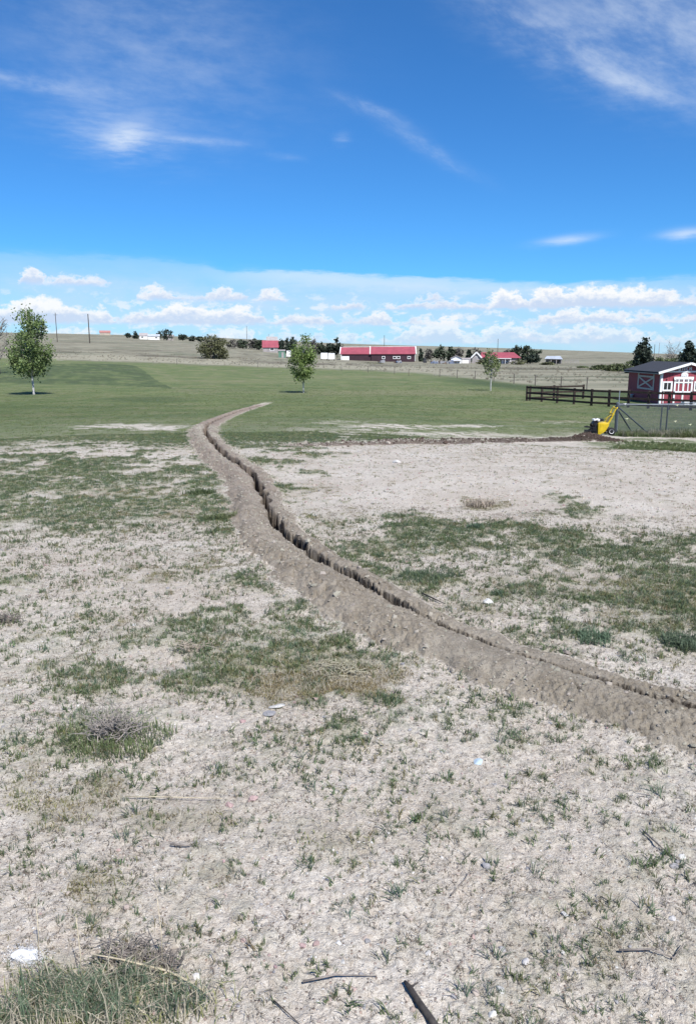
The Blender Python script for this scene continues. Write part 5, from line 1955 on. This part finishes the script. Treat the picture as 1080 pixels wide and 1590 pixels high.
def grass_all():
    P, Sx, K = [], [], []
    LAWN_B = mat('lawn_blade', (0.190, 0.235, 0.095), 0.7, 0.25, 30.0, per_object=0.45, trans=0.4)
    LIT = mat('dark_litter', (0.16, 0.135, 0.10), .9, .3, 30.0, per_object=.6)
    meshes = [blade_mesh('grass_sprig', 8, .030, .009, .0021, GRASS_G, 1.0, 1), blade_mesh('grass_sprig', 11, .034, .013, .0020, GRASS_B, .9, 2), blade_mesh('grass_sprig', 7, .022, .012, .0022, GRASS_G, 1.2, 3),
              blade_mesh('grass_tuft', 26, .026, .032, .0026, GRASS_G, .9, 4), blade_mesh('grass_tuft', 30, .028, .036, .0026, GRASS_B, .9, 5),
              blade_mesh('olive_mat', 30, .015, .040, .0026, GRASS_O, 1.1, 6), blade_mesh('olive_mat', 26, .017, .036, .0024, GRASS_O, 1.1, 7),
              blade_mesh('straw_bits', 7, .040, .05, .0016, GRASS_S, 1.5, 8), blade_mesh('lawn_tuft', 34, .040, .14, .0060, LAWN_B, 1.1, 9), blade_mesh('lawn_tuft', 34, .045, .15, .0060, LAWN_B, 1.1, 10),
              blade_mesh('litter_bits', 6, .012, .014, .0022, LIT, 1.3, 11), blade_mesh('litter_bits', 5, .016, .02, .0018, LIT, 1.5, 12), blade_mesh('dry_sprig', 7, .028, .010, .0018, GRASS_O, 1.0, 13)]

    def put(x, y, key_mask, sc, kinds, dz=0.0):
        z = sample(x, y)
        P.append(np.stack([x, y, z + dz], 1)[key_mask])
        Sx.append(sc[key_mask])
        K.append(rng.choice(kinds, len(x))[key_mask])

    # thin sprigs over the bare near ground, thicker where cover is green
    x, y, r = fan_points(74285, 0.5, 7.5, 0.80)
    g = sample(x, y, 'green')
    so = sample(x, y, 'soil')
    cl = fbm(x, y, 6.0, 3, 90, .6)
    keep = (rng.random(len(x)) < np.clip((0.46 + 0.6 * g) * (0.14 + 1.15 * ss(cl, .40, .64)), 0, 1)) & (so < .25)
    put(x, y, keep, np.clip(np.exp(rng.normal(-.14, .38, len(x))), .3, 1.8) * np.interp(r, [1.5, 3], [.78, 1.0]), [0, 1, 2, 0, 2, 0, 2, 12])
    # specks of dead litter
    x, y, r = fan_points(85714, 0.5, 8.0, 0.80)
    keep = (sample(x, y, 'soil') < .3) & (rng.random(len(x)) < .25 + .75 * ss(fbm(x, y, 4.0, 3, 92, .6), .35, .65))
    put(x, y, keep, rng.uniform(.4, 1.2, len(x)), [10, 11])
    # tufts in green patches
    x, y, r = fan_points(59259, 2.4, 9.0, 0.80)
    g = sample(x, y, 'green')
    so = sample(x, y, 'soil')
    keep = (rng.random(len(x)) < ss(g, .25, 1.0) * .62 * ss(r, 2.4, 3.4)) & (so < .2)
    put(x, y, keep, rng.uniform(.4, 1.15, len(x)) * (.55 + .6 * ss(g, .3, .9)), [3, 4, 3, 3, 5])
    x, y, r = fan_points(107307, 9.0, 20.0, 0.62)
    g = sample(x, y, 'green')
    so = sample(x, y, 'soil')
    keep = (rng.random(len(x)) < ss(g, .2, .9) * np.interp(r, [9, 14, 20], [.75, .6, .4])) & (so < .2)
    put(x, y, keep, rng.uniform(.6, 1.4, len(x)) * (.6 + .5 * ss(g, .3, .9)), [3, 4, 3, 3, 5])
    x, y, r = fan_points(19076, 7.0, 20.0, 0.62)
    so = sample(x, y, 'soil')
    put(x, y, (so < .2) & (rng.random(len(x)) < .6), rng.uniform(.6, 1.3, len(x)), [0, 2, 5, 6, 10])
    # olive mats and straw litter
    x, y, r = fan_points(59259, 0.5, 10.0, 0.80)
    o_ = sample(x, y, 'olive')
    so = sample(x, y, 'soil')
    keep = (rng.random(len(x)) < ss(o_, .3, 1.0) * .8) & (so < .15)
    put(x, y, keep, rng.uniform(.5, 1.2, len(x)), [5, 6, 5, 6, 7])
    x, y, r = fan_points(13333, 0.5, 8.0, 0.80)
    keep = (rng.random(len(x)) < .10 + .3 * sample(x, y, 'olive')) & (sample(x, y, 'soil') < .15)
    put(x, y, keep, rng.uniform(.4, 1.1, len(x)), [7])
    # lawn
    x, y, r = fan_points(70000, 17.0, 110.0, 0.50)
    g = sample(x, y, 'green')
    so = sample(x, y, 'soil')
    f_ = sample(x, y, 'field')
    keep = (rng.random(len(x)) < ss(g, .3, .9) * .75 * (1 - ss(r, 50, 110))) & (so < .2) & (f_ < .3)
    put(x, y, keep, rng.uniform(.5, 1.15, len(x)), [8, 9, 8])
    return meshes, np.concatenate(P), np.concatenate(Sx), np.concatenate(K)


gmesh, gp_, gs_, gk_ = grass_all()
scatter('grass', gmesh, gp_, gs_, gk_, 'patchy short grass and low growth over the sandy yard and lawn', .2, 3)

# taller weeds along the chain link fence and rough grass at the lawn edge
WEED_G = mat('fence_weed', (0.130, 0.165, 0.065), 0.7, 0.3, 12.0, per_object=0.5, trans=0.25)
WEED_S = mat('dry_weed', (0.30, 0.28, 0.21), 0.8, 0.2, 12.0, per_object=0.4, trans=0.15)
wmesh = [blade_mesh('weed_clump', 40, .22, .10, .012, WEED_G, .7, 21), blade_mesh('weed_clump', 36, .28, .12, .012, WEED_G, .6, 22), blade_mesh('dry_weed_clump', 26, .30, .10, .008, WEED_S, .5, 23)]
wx, wy, ws, wk = [], [], [], []
for k_ in range(650):
    f = rng.random()
    a_, b_ = (c0, cA) if f < .4 else ((cA, cB) if f < .75 else (cB, cC))
    t_ = rng.random()
    p = a_.lerp(b_, t_)
    wx.append(p.x + rng.normal(0, .12))
    wy.append(p.y + rng.normal(-.15, .28))
    d_ = p.x - c0.x
    ws.append(rng.uniform(.35, .9) * (1.0 + .5 * min(1, d_ / 4)))
    wk.append(2 if (rng.random() < .22 or (1.3 < d_ < 2.2 and rng.random() < .5)) else rng.integers(0, 2))
for k_ in range(1200):
    t_ = rng.random()
    px_ = 945 + 240 * t_
    p = at_range(px_, rng.uniform(19, 27.5))
    if rng.random() > .15 + .85 * min(1, max(0, (px_ - 945 - rng.uniform(0, 40)) / 40)):
        continue
    wx.append(p.x)
    wy.append(p.y)
    ws.append(rng.uniform(.15, .42))
    wk.append(rng.integers(0, 2))
wx, wy = np.array(wx), np.array(wy)
scatter('fence_weeds', wmesh, np.stack([wx, wy, sample(wx, wy)], 1), np.array(ws), np.array(wk), 'tangled green weeds along the foot of the chain link fence', .2, 5)

# dry pasture grass: clumps at the near edge of the field
fmesh = [blade_mesh('pasture_clump', 30, .45, .35, .03, WEED_S, .5, 31), blade_mesh('pasture_clump', 30, .40, .35, .03, mat('pasture_green', (0.14, 0.15, 0.09), .8, .2, 4, per_object=.3), .5, 32), blade_mesh('pasture_clump', 24, .55, .30, .03, mat('pasture_brown', (0.20, 0.17, 0.125), .8, .2, 4, per_object=.3), .5, 33)]
x, y, r = fan_points(5000, 60, 260, 0.46)
f_ = sample(x, y, 'field')
pn = fbm(x * .25, y, .06, 3, 95)
keep = (f_ > .5) & (rng.random(len(x)) < .2 + .8 * ss(pn, .4, .65))
x, y, r, pn = x[keep], y[keep], r[keep], pn[keep]
kk_ = np.where(rng.random(len(x)) < ss(pn, .35, .62), rng.choice([0, 2, 0], len(x)), rng.choice([0, 1, 2], len(x)))
scatter('pasture_grass', fmesh, np.stack([x, y, sample(x, y)], 1), rng.uniform(.3, .75, len(x)), kk_, 'rough dry grass of the pasture beyond the lawn', .15, 7)

# clods on the dug soil
cm_ = [rock_mesh('clod', 40 + i, CLOD, 1, .8, .3) for i in range(4)] + [rock_mesh('wet_clod', 50 + i, WETCLOD, 1, .8, .3) for i in range(3)]
k_ = rng.integers(0, len(TRP), 60000)
tt = np.gradient(TRP, axis=0)
tt /= np.linalg.norm(tt, axis=1)[:, None]
A_ = np.stack([np.interp(TRI[k_], np.arange(len(TRA)), TRA[:, j]) for j in range(6)], 1)
side_ = rng.random(len(k_)) < .62
off_ = np.where(side_, (rng.random(len(k_)) + np.maximum(0, rng.normal(0, .12, len(k_)))) * A_[:, 2] * 1.1, -(rng.random(len(k_)) + np.maximum(0, rng.normal(0, .15, len(k_)))) * A_[:, 4] * 1.2)
x = TRP[k_, 0] - tt[k_, 1] * off_
y = TRP[k_, 1] + tt[k_, 0] * off_
rr_ = np.hypot(x, y)
inpit = np.abs(off_) < A_[:, 0] * .7
keep = (~inpit) & (rr_ < 24) & (fbm(x, y, 1.6, 3, 97) > rng.uniform(.2, .62, len(x)))
x, y, rr_ = x[keep], y[keep], rr_[keep]
sz = np.exp(rng.normal(math.log(.0044), .55, len(x)))
sz = np.clip(sz, .002, .026) * np.interp(rr_, [3, 7, 20], [1, 1.1, 1.6])
pts = [np.stack([x, y, sample(x, y) + sz * .15], 1)]
scs = [sz]
ids = [rng.integers(0, 4, len(x))]
k_ = rng.integers(0, len(S2P), 2600)
t01 = S2I[k_] / S2I[-1]
x = S2P[k_, 0] + rng.normal(0, .15, len(k_))
y = S2P[k_, 1] + rng.normal(0, .22, len(k_))
sz = np.clip(np.exp(rng.normal(math.log(.014), .45, len(x))), .008, .07)
pts.append(np.stack([x, y, sample(x, y) + sz * .2], 1))
scs.append(sz)
ids.append(np.where(rng.random(len(x)) < np.interp(t01, [0, .3, 1], [1, .7, .15]), rng.integers(4, 7, len(x)), rng.integers(0, 4, len(x))))
mc = hit(922, 684)
x = mc.x + rng.normal(0, .45, 1500)
y = mc.y + rng.normal(0, .35, 1500)
sz = np.clip(np.exp(rng.normal(math.log(.018), .5, len(x))), .008, .08)
pts.append(np.stack([x, y, sample(x, y) + sz * .25], 1))
scs.append(sz)
ids.append(rng.integers(4, 7, len(x)))
scatter('soil_clods', cm_, np.concatenate(pts), np.concatenate(scs), np.concatenate(ids), 'crumbled soil clods on the trench berms and the soil ridge', .6, 9, False)

# pebbles
pm_ = [rock_mesh('pebble', 60 + i, PEB[i % 5], 1, .6, .18) for i in range(10)]
x, y, r = fan_points(22857, 0.5, 9.0, 0.80)
so = sample(x, y, 'soil')
keep = (so < .3) & (rng.random(len(x)) < .25 + .75 * ss(fbm(x, y, 1.1, 3, 98), .35, .65))
x, y, r = x[keep], y[keep], r[keep]
sz = np.clip(np.exp(rng.normal(math.log(.0042), .48, len(x))), .0015, .016)
x2, y2, r2 = fan_points(11160, 8.0, 16.0, 0.62)
so2 = sample(x2, y2, 'soil')
x2, y2 = x2[so2 < .3], y2[so2 < .3]
sz2 = np.clip(np.exp(rng.normal(math.log(.008), .4, len(x2))), .003, .02)
x, y, sz = np.concatenate([x, x2]), np.concatenate([y, y2]), np.concatenate([sz, sz2])
scatter('pebbles', pm_, np.stack([x, y, sample(x, y) + sz * .12], 1), sz, rng.choice(10, len(x), p=[.05, .18, .08, .10, .22, .02, .14, .05, .06, .10]), 'scattered small pebbles and grit on the bare ground', .5, 11, False)

# ------------------------------------------------------------------ single stones
stones = [(525, 1468, 11, 'white_stone', 0, 'small white stone left of the stick tip, on bare sand'), (777, 1540, 15, 'white_stone', 0, 'white angular stone at the bottom, beside the long pale one'), (815, 1496, 13, 'white_stone', 0, 'pale bluish white round stone above the cluster of white stones'),
          (780, 1472, 14, 'grey_stone', 3, 'light grey stone above the white stones near the bottom'), (876, 1422, 11, 'white_stone', 0, 'bright white stone alone on the right side of the sand'), (764, 1577, 14, 'white_stone', 0, 'flat white stone closest to the bottom edge'),
          (816, 1537, 14, 'tan_stone', 1, 'long pale tan pebble standing on end beside the white stones'), (738, 1540, 14, 'white_stone', 1, 'dull whitish stone at the left of the white stone cluster'), (756, 1348, 16, 'dark_stone', 3, 'flat dark slate chip lying on the sand'),
          (757, 938, 17, 'pale_stone', 0, 'pale rounded stone in the grass right of the trench'), (431, 1099, 24, 'flat_stone', 0, 'flat white slab of stone below the olive mat'), (418, 1110, 24, 'flat_stone', 3, 'flat grey slab lying against the white one below the olive mat'),
          (740, 1184, 18, 'bluish_chip', 0, 'flat pale blue chip on the sand in front of the trench'), (615, 719, 12, 'pale_stone', 0, 'light rock out on the bare ground beyond the trench'), (470, 1470, 11, 'red_stone', 2, 'dull red pebble on the sand near the grass clump'),
          (491, 1470, 11, 'red_stone', 2, 'reddish stone close beside the small white stone'), (357, 1255, 13, 'red_stone', 2, 'reddish pebble up the sand beyond the olive tufts'), (392, 1247, 14, 'red_stone', 2, 'pink stone right of the reddish pebble beyond the olive tufts'), (532, 1497, 9, 'white_stone', 0, 'tiny white chip below the small white stone left of the stick'),
          (1048, 1345, 14, 'grey_stone', 3, 'grey stone under the dry twig at the right edge'), (1058, 1330, 12, 'white_stone', 0, 'white stone by the right edge above the grey one'), (664, 1478, 10, 'white_stone', 0, 'white chip on the sand above the dark stick'), (208, 968, 9, 'white_stone', 0, 'white stone among the green clumps on the far left')]
BLUE = mat('pale_blue_chip', (0.40, 0.49, 0.56), 0.5, 0.1, 8.0)
smesh = {}
for i, (px, py, w, nm_, kk_, lab) in enumerate(stones):
    p = on_ground(hit(px, py))
    s_ = mpp(p) * w / 2
    flat_ = 'flat' in nm_ or 'chip' in nm_
    m_ = BLUE if nm_ == 'bluish_chip' else PEB[kk_]
    me = rock_mesh(nm_, 400 + i, m_, 3, .28 if flat_ else .62, .16)
    o = bpy.data.objects.new(nm_, me)
    COL.objects.link(o)
    o.location = p + Vector((0, 0, s_ * (.03 if flat_ else .08)))
    o.scale = (s_, s_ * .9, s_)
    o.rotation_euler = (rng.uniform(-.3, .3), rng.uniform(-.3, .3), rng.uniform(0, 6.2))
    tag(o, lab, 'stone')

# ------------------------------------------------------------------ weathered stick, twigs
STICK = mat('dark_weathered_wood', (0.055, 0.048, 0.043), 0.9, 0.3, 30.0, bump=0.004)
TWIG_P = mat('pale_dry_stalk', (0.50, 0.43, 0.30), 0.8, 0.2, 30.0)
TWIG_G = mat('grey_twig', (0.22, 0.19, 0.165), 0.9, 0.25, 30.0)


def ground_path(pix, lift):
    out = []
    for (a, b_), l in zip(pix, lift):
        p = on_ground(hit(a, b_))
        out.append(p + Vector((0, 0, l)))
    return out


st = thing('stick', 'thick dark stick with a broken tip at the bottom edge', 'stick', on_ground(hit(650, 1560)))
loc = st.location
pp = [p - loc for p in ground_path([(628, 1528), (636, 1540), (650, 1560), (668, 1585), (690, 1622)], (.012, .014, .013, .012, .012))]
MB().tube(pp, [.004, .0075, .0085, .009, .0095], 10).build('shaft', STICK, st, True)
MB().tube([pp[1] + Vector((0, 0, .004)), pp[1] + Vector((.022, .006, .010))], [.003, .0012], 6).build('side_twig', STICK, st)
twigs = [([(470, 1530), (520, 1524), (585, 1519)], .003, 'thin grey twig lying straight on the sand left of the stick', TWIG_G), ([(195, 1240), (260, 1243), (345, 1249)], .0022, 'long thin straw lying on the sand beyond the olive tufts', TWIG_P),
         ([(265, 1322), (290, 1321), (312, 1317)], .003, 'short grey twig on the sand above the dry stalks', TWIG_G), ([(1000, 1300), (1030, 1325), (1075, 1352)], .003, 'dark thin twig at the right edge near the grey stone', TWIG_G),
         ([(960, 1478), (1010, 1480), (1045, 1492), (1060, 1470)], .003, 'crooked dry twig near the lower right edge', TWIG_G), ([(425, 1560), (450, 1580), (470, 1600)], .0017, 'dark twig by the bottom edge right of the grass clump', STICK), ([(655, 925), (672, 935), (690, 943)], .006, 'dark twig on the ground right of the trench', STICK), ([(700, 1395), (722, 1370), (726, 1362)], .0025, 'bent twig standing among the sprigs on the sand', TWIG_G)]
for i, (pix, rad, lab, m_) in enumerate(twigs):
    P_ = ground_path(pix, [rad * .9 + .006] * len(pix))
    base_ = P_[0].copy()
    o = MB().tube([p - base_ + Vector((0, 0, rng.uniform(0, .006))) for p in P_], [rad] + [rad * .8] * (len(P_) - 2) + [rad * .4], 6).build('twig', m_, None, True)
    o.location = base_
    tag(o, lab, 'twig')


# ------------------------------------------------------------------ clumps that stand out
def clump(name, label, px, py, w_px, parts, cat='grass clump', seed=1):
    p = on_ground(hit(px, py))
    w = w_px * mpp(p)
    root = thing(name, label, cat, p)
    rg = np.random.default_rng(seed)
    for nm_, nb, h, sp, wd, m_, lean, curl, yasp in parts:
        me = blade_mesh(nm_, nb, h, w / 2 * sp, wd, m_, lean, seed, curl)
        co = np.array([v.co[:] for v in me.vertices])
        co[:, 1] *= yasp
        zz = sample(co[:, 0] + p.x, co[:, 1] + p.y) - p.z
        co[:, 2] += zz
        me.vertices.foreach_set('co', co.astype(np.float32).ravel())
        o = bpy.data.objects.new(nm_, me)
        COL.objects.link(o)
        o.parent = root
    return root


clump('grass_clump', 'dense dark green low grass clump right of the trench', 662, 897, 104, [('blades', 1300, .040, 1.0, .004, GRASS_B, .8, .4, .8)], seed=31)
clump('grass_clump', 'green tuft left of the berm, farther of the two', 311, 768, 42, [('blades', 420, .075, 1.0, .006, GRASS_G, .8, .4, .8)], seed=32)
clump('grass_clump', 'green tuft right against the left berm, nearer of the two', 341, 808, 38, [('blades', 420, .06, 1.0, .006, GRASS_G, .8, .4, .8)], seed=33)
clump('grass_clump', 'small dark upright tuft alone on the bare ground', 737, 822, 22, [('blades', 200, .06, 1.0, .006, GRASS_B, .8, .4, .8)], seed=34)
clump('grass_clump', 'bluish green clump of long grass at the right edge', 1065, 1005, 70, [('blades', 600, .065, 1.0, .0045, GRASS_B, .9, .5, .8)], seed=35)
clump('grass_clump', 'spreading green clump in the grass band left of the right edge', 920, 995, 60, [('blades', 520, .05, 1.0, .0045, GRASS_B, .9, .5, .8)], seed=36)
clump('straw_clump', 'low dry brown tangle on the bare ground beyond the trench', 745, 786, 50, [('stems', 260, .10, 1.0, .006, GRASS_S, 1.1, .6, .6), ('blades', 120, .06, .9, .008, GRASS_O, 1.0, .5, .6)], cat='dry grass', seed=37)

# matted dry grass patch
clump('straw_mat', 'matted olive and straw grass patch in front of the trench', 510, 1058, 190, [('blades', 3600, .024, 1.1, .0028, GRASS_O, 1.1, .6, .6), ('stems', 320, .07, 1.0, .0020, GRASS_S, 1.6, .9, .6)], cat='dry grass', seed=38)

# big grass clump with dry stalks at the bottom left
gc_ = clump('grass_clump', 'big grey green grass clump with tall dry stems at the bottom edge', 150, 1568, 250, [('blades', 1100, .085, .95, .0028, GRASS_B, .8, .6, .46), ('old_blades', 800, .080, 1.05, .0024, GRASS_S, 1.2, .8, .55), ('stems', 40, .17, 1.0, .0022, GRASS_S, .5, .3, .55), ('olive_blades', 500, .05, 1.25, .003, GRASS_O, 1.1, .6, .6)], seed=39)


def px_at(px, py, depth_y):
    d = px_dir(px, py)
    return Vector((d.x / d.y * depth_y, depth_y, EYE + d.z / d.y * depth_y))


bs = thing('dry_stalk', 'long pale bent dry stalk arching out of the big grass clump', 'stalk', on_ground(hit(310, 1538)))
b0 = bs.location
path = [(145, 1482), (190, 1490), (230, 1500), (262, 1508), (290, 1522), (318, 1540)]
P_ = []
for i, (a, c_) in enumerate(path):
    g0 = hit(a, c_ + [30, 26, 22, 18, 10, 2][i])
    P_.append(px_at(a, c_, g0.y) - b0)
MB().tube(P_, [.0018, .0024, .0028, .0030, .0030, .0026], 7).build('stem', TWIG_P, bs, True)
MB().tube([P_[3], P_[3] + (P_[2] - P_[3]) * .3 + Vector((-.03, -.03, -.01)), P_[3] + Vector((-.045, -.05, -.025))], [.002, .0016, .001], 6).build('side_stem', TWIG_P, bs, True)
for i, (a, c_, a2, c2, lab) in enumerate([(57, 1410, 59, 1484, 'short upright dry stem left of the grass clump top'), (244, 1392, 253, 1503, 'tall upright pale stem rising above the bent stalk'), (118, 1420, 128, 1540, 'upright pale stem in the middle of the grass clump')]):
    g0 = on_ground(hit(a2, c2 + 6))
    o = MB().tube([Vector((0, 0, -.01)), (px_at((a + a2) / 2 + 2, (c_ + c2) / 2, g0.y + .01) - g0), (px_at(a, c_, g0.y + .02) - g0)], [.0018, .0014, .0007], 6).build('dry_stem', TWIG_P, None, True)
    o.parent = gc_
    o.location = g0 - gc_.location
for i, (pix, lab) in enumerate([([(200, 1552), (250, 1547), (312, 1541)], 'straight pale stalk lying under the bent stalk'), ([(135, 1540), (170, 1552), (205, 1575), (225, 1592)], 'pale stalk lying across the front of the grass clump'), ([(255, 1512), (240, 1528), (225, 1542)], 'short pale stalk crossing below the bent stalk')]):
    P_ = ground_path(pix, [.03] * len(pix))
    base_ = P_[0].copy()
    o = MB().tube([p - base_ for p in P_], [.0022] * (len(P_) - 1) + [.0012], 6).build('dry_stalk', TWIG_P, None, True)
    o.location = base_
    tag(o, lab, 'stalk')


# dead twiggy bushes
TWIG_L = mat('bleached_twig', (0.30, 0.265, 0.235), 0.9, 0.25, 30.0)


def twig_bush(label, px, py, w_px, h, n, seed, green=0, yasp=.6, name='dead_bush', m_=None):
    p = on_ground(hit(px, py))
    w = w_px * mpp(p)
    root = thing(name, label, 'bush', p)
    rg = np.random.default_rng(seed)
    mb = MB()
    for i in range(n):
        a = rg.uniform(0, 2 * math.pi)
        q = rg.uniform(.2, 1)
        s0 = Vector((rg.normal(0, w * .10), rg.normal(0, w * .08), -.01))
        e = Vector((math.cos(a) * w / 2 * q, math.sin(a) * w / 2 * q * yasp, h * rg.uniform(.35, 1.0) * (1.15 - .5 * q)))
        limb(mb, s0, e, .0022, .0010, rg, 5, 4, .22)
        for j in range(3):
            st_ = s0.lerp(e, rg.uniform(.35, .9))
            f = st_ + Vector((rg.normal(0, w * .10), rg.normal(0, w * .08), abs(rg.normal(0, h * .22))))
            limb(mb, st_, f, .0015, .0007, rg, 4, 2, .2)
    mb.build('twigs', m_ or TWIG_G, root)
    if green:
        me = blade_mesh('blades', green, .06, w * .46, .0035, GRASS_G, .8, seed)
        o = bpy.data.objects.new('blades', me)
        COL.objects.link(o)
        o.parent = root
    return root


twig_bush('dead grey twiggy bush with green shoots at its foot', 178, 1150, 150, .17, 60, 71, 900, m_=TWIG_L)
twig_bush('dry dark tangle of twigs by the big grass clump', 215, 1500, 200, .06, 55, 72, 0)
twig_bush('low dark dead bush at the left picture edge', 8, 965, 70, .08, 40, 73, 120)
twig_bush('pale tangle of dry twigs among the green clumps', 300, 1010, 80, .07, 22, 74, 60, m_=GRASS_S)
twig_bush('fine pale twigs sticking out of the olive mat', 530, 1045, 120, .07, 26, 75, 0, m_=GRASS_S)
twig_bush('spiky dry twigs below the right end of the bent stalk', 262, 1512, 70, .07, 22, 76, 0)

# white fluff caught by the grass
fl = on_ground(hit(40, 1492))
FLUFF = mat('white_fluff', (0.80, 0.80, 0.80), 0.9, 0.08, 60.0, trans=0.2)
fo = thing('white_fluff', 'white tuft of fluff lying against the big grass clump', 'fluff', fl)
rg = np.random.default_rng(88)
C_ = rg.normal(size=(1500, 3)) * np.array([.022, .016, .008]) + np.array([0, 0, .012])
C_[:, 0] += np.where(rg.random(1500) < .35, .022, 0)
C_[:, 1] -= np.where(C_[:, 0] > .02, .012, 0)
C_[:, 2] = np.abs(C_[:, 2])
leaves_mesh('fibres', C_, .0038, FLUFF, fo, .3, .12, rg)
me = rock_mesh('core', 91, FLUFF, 3, .4, .3)
o = bpy.data.objects.new('core', me)
COL.objects.link(o)
o.parent = fo
o.scale = (.034, .020, .050)
o.location = (.004, -.002, .010)
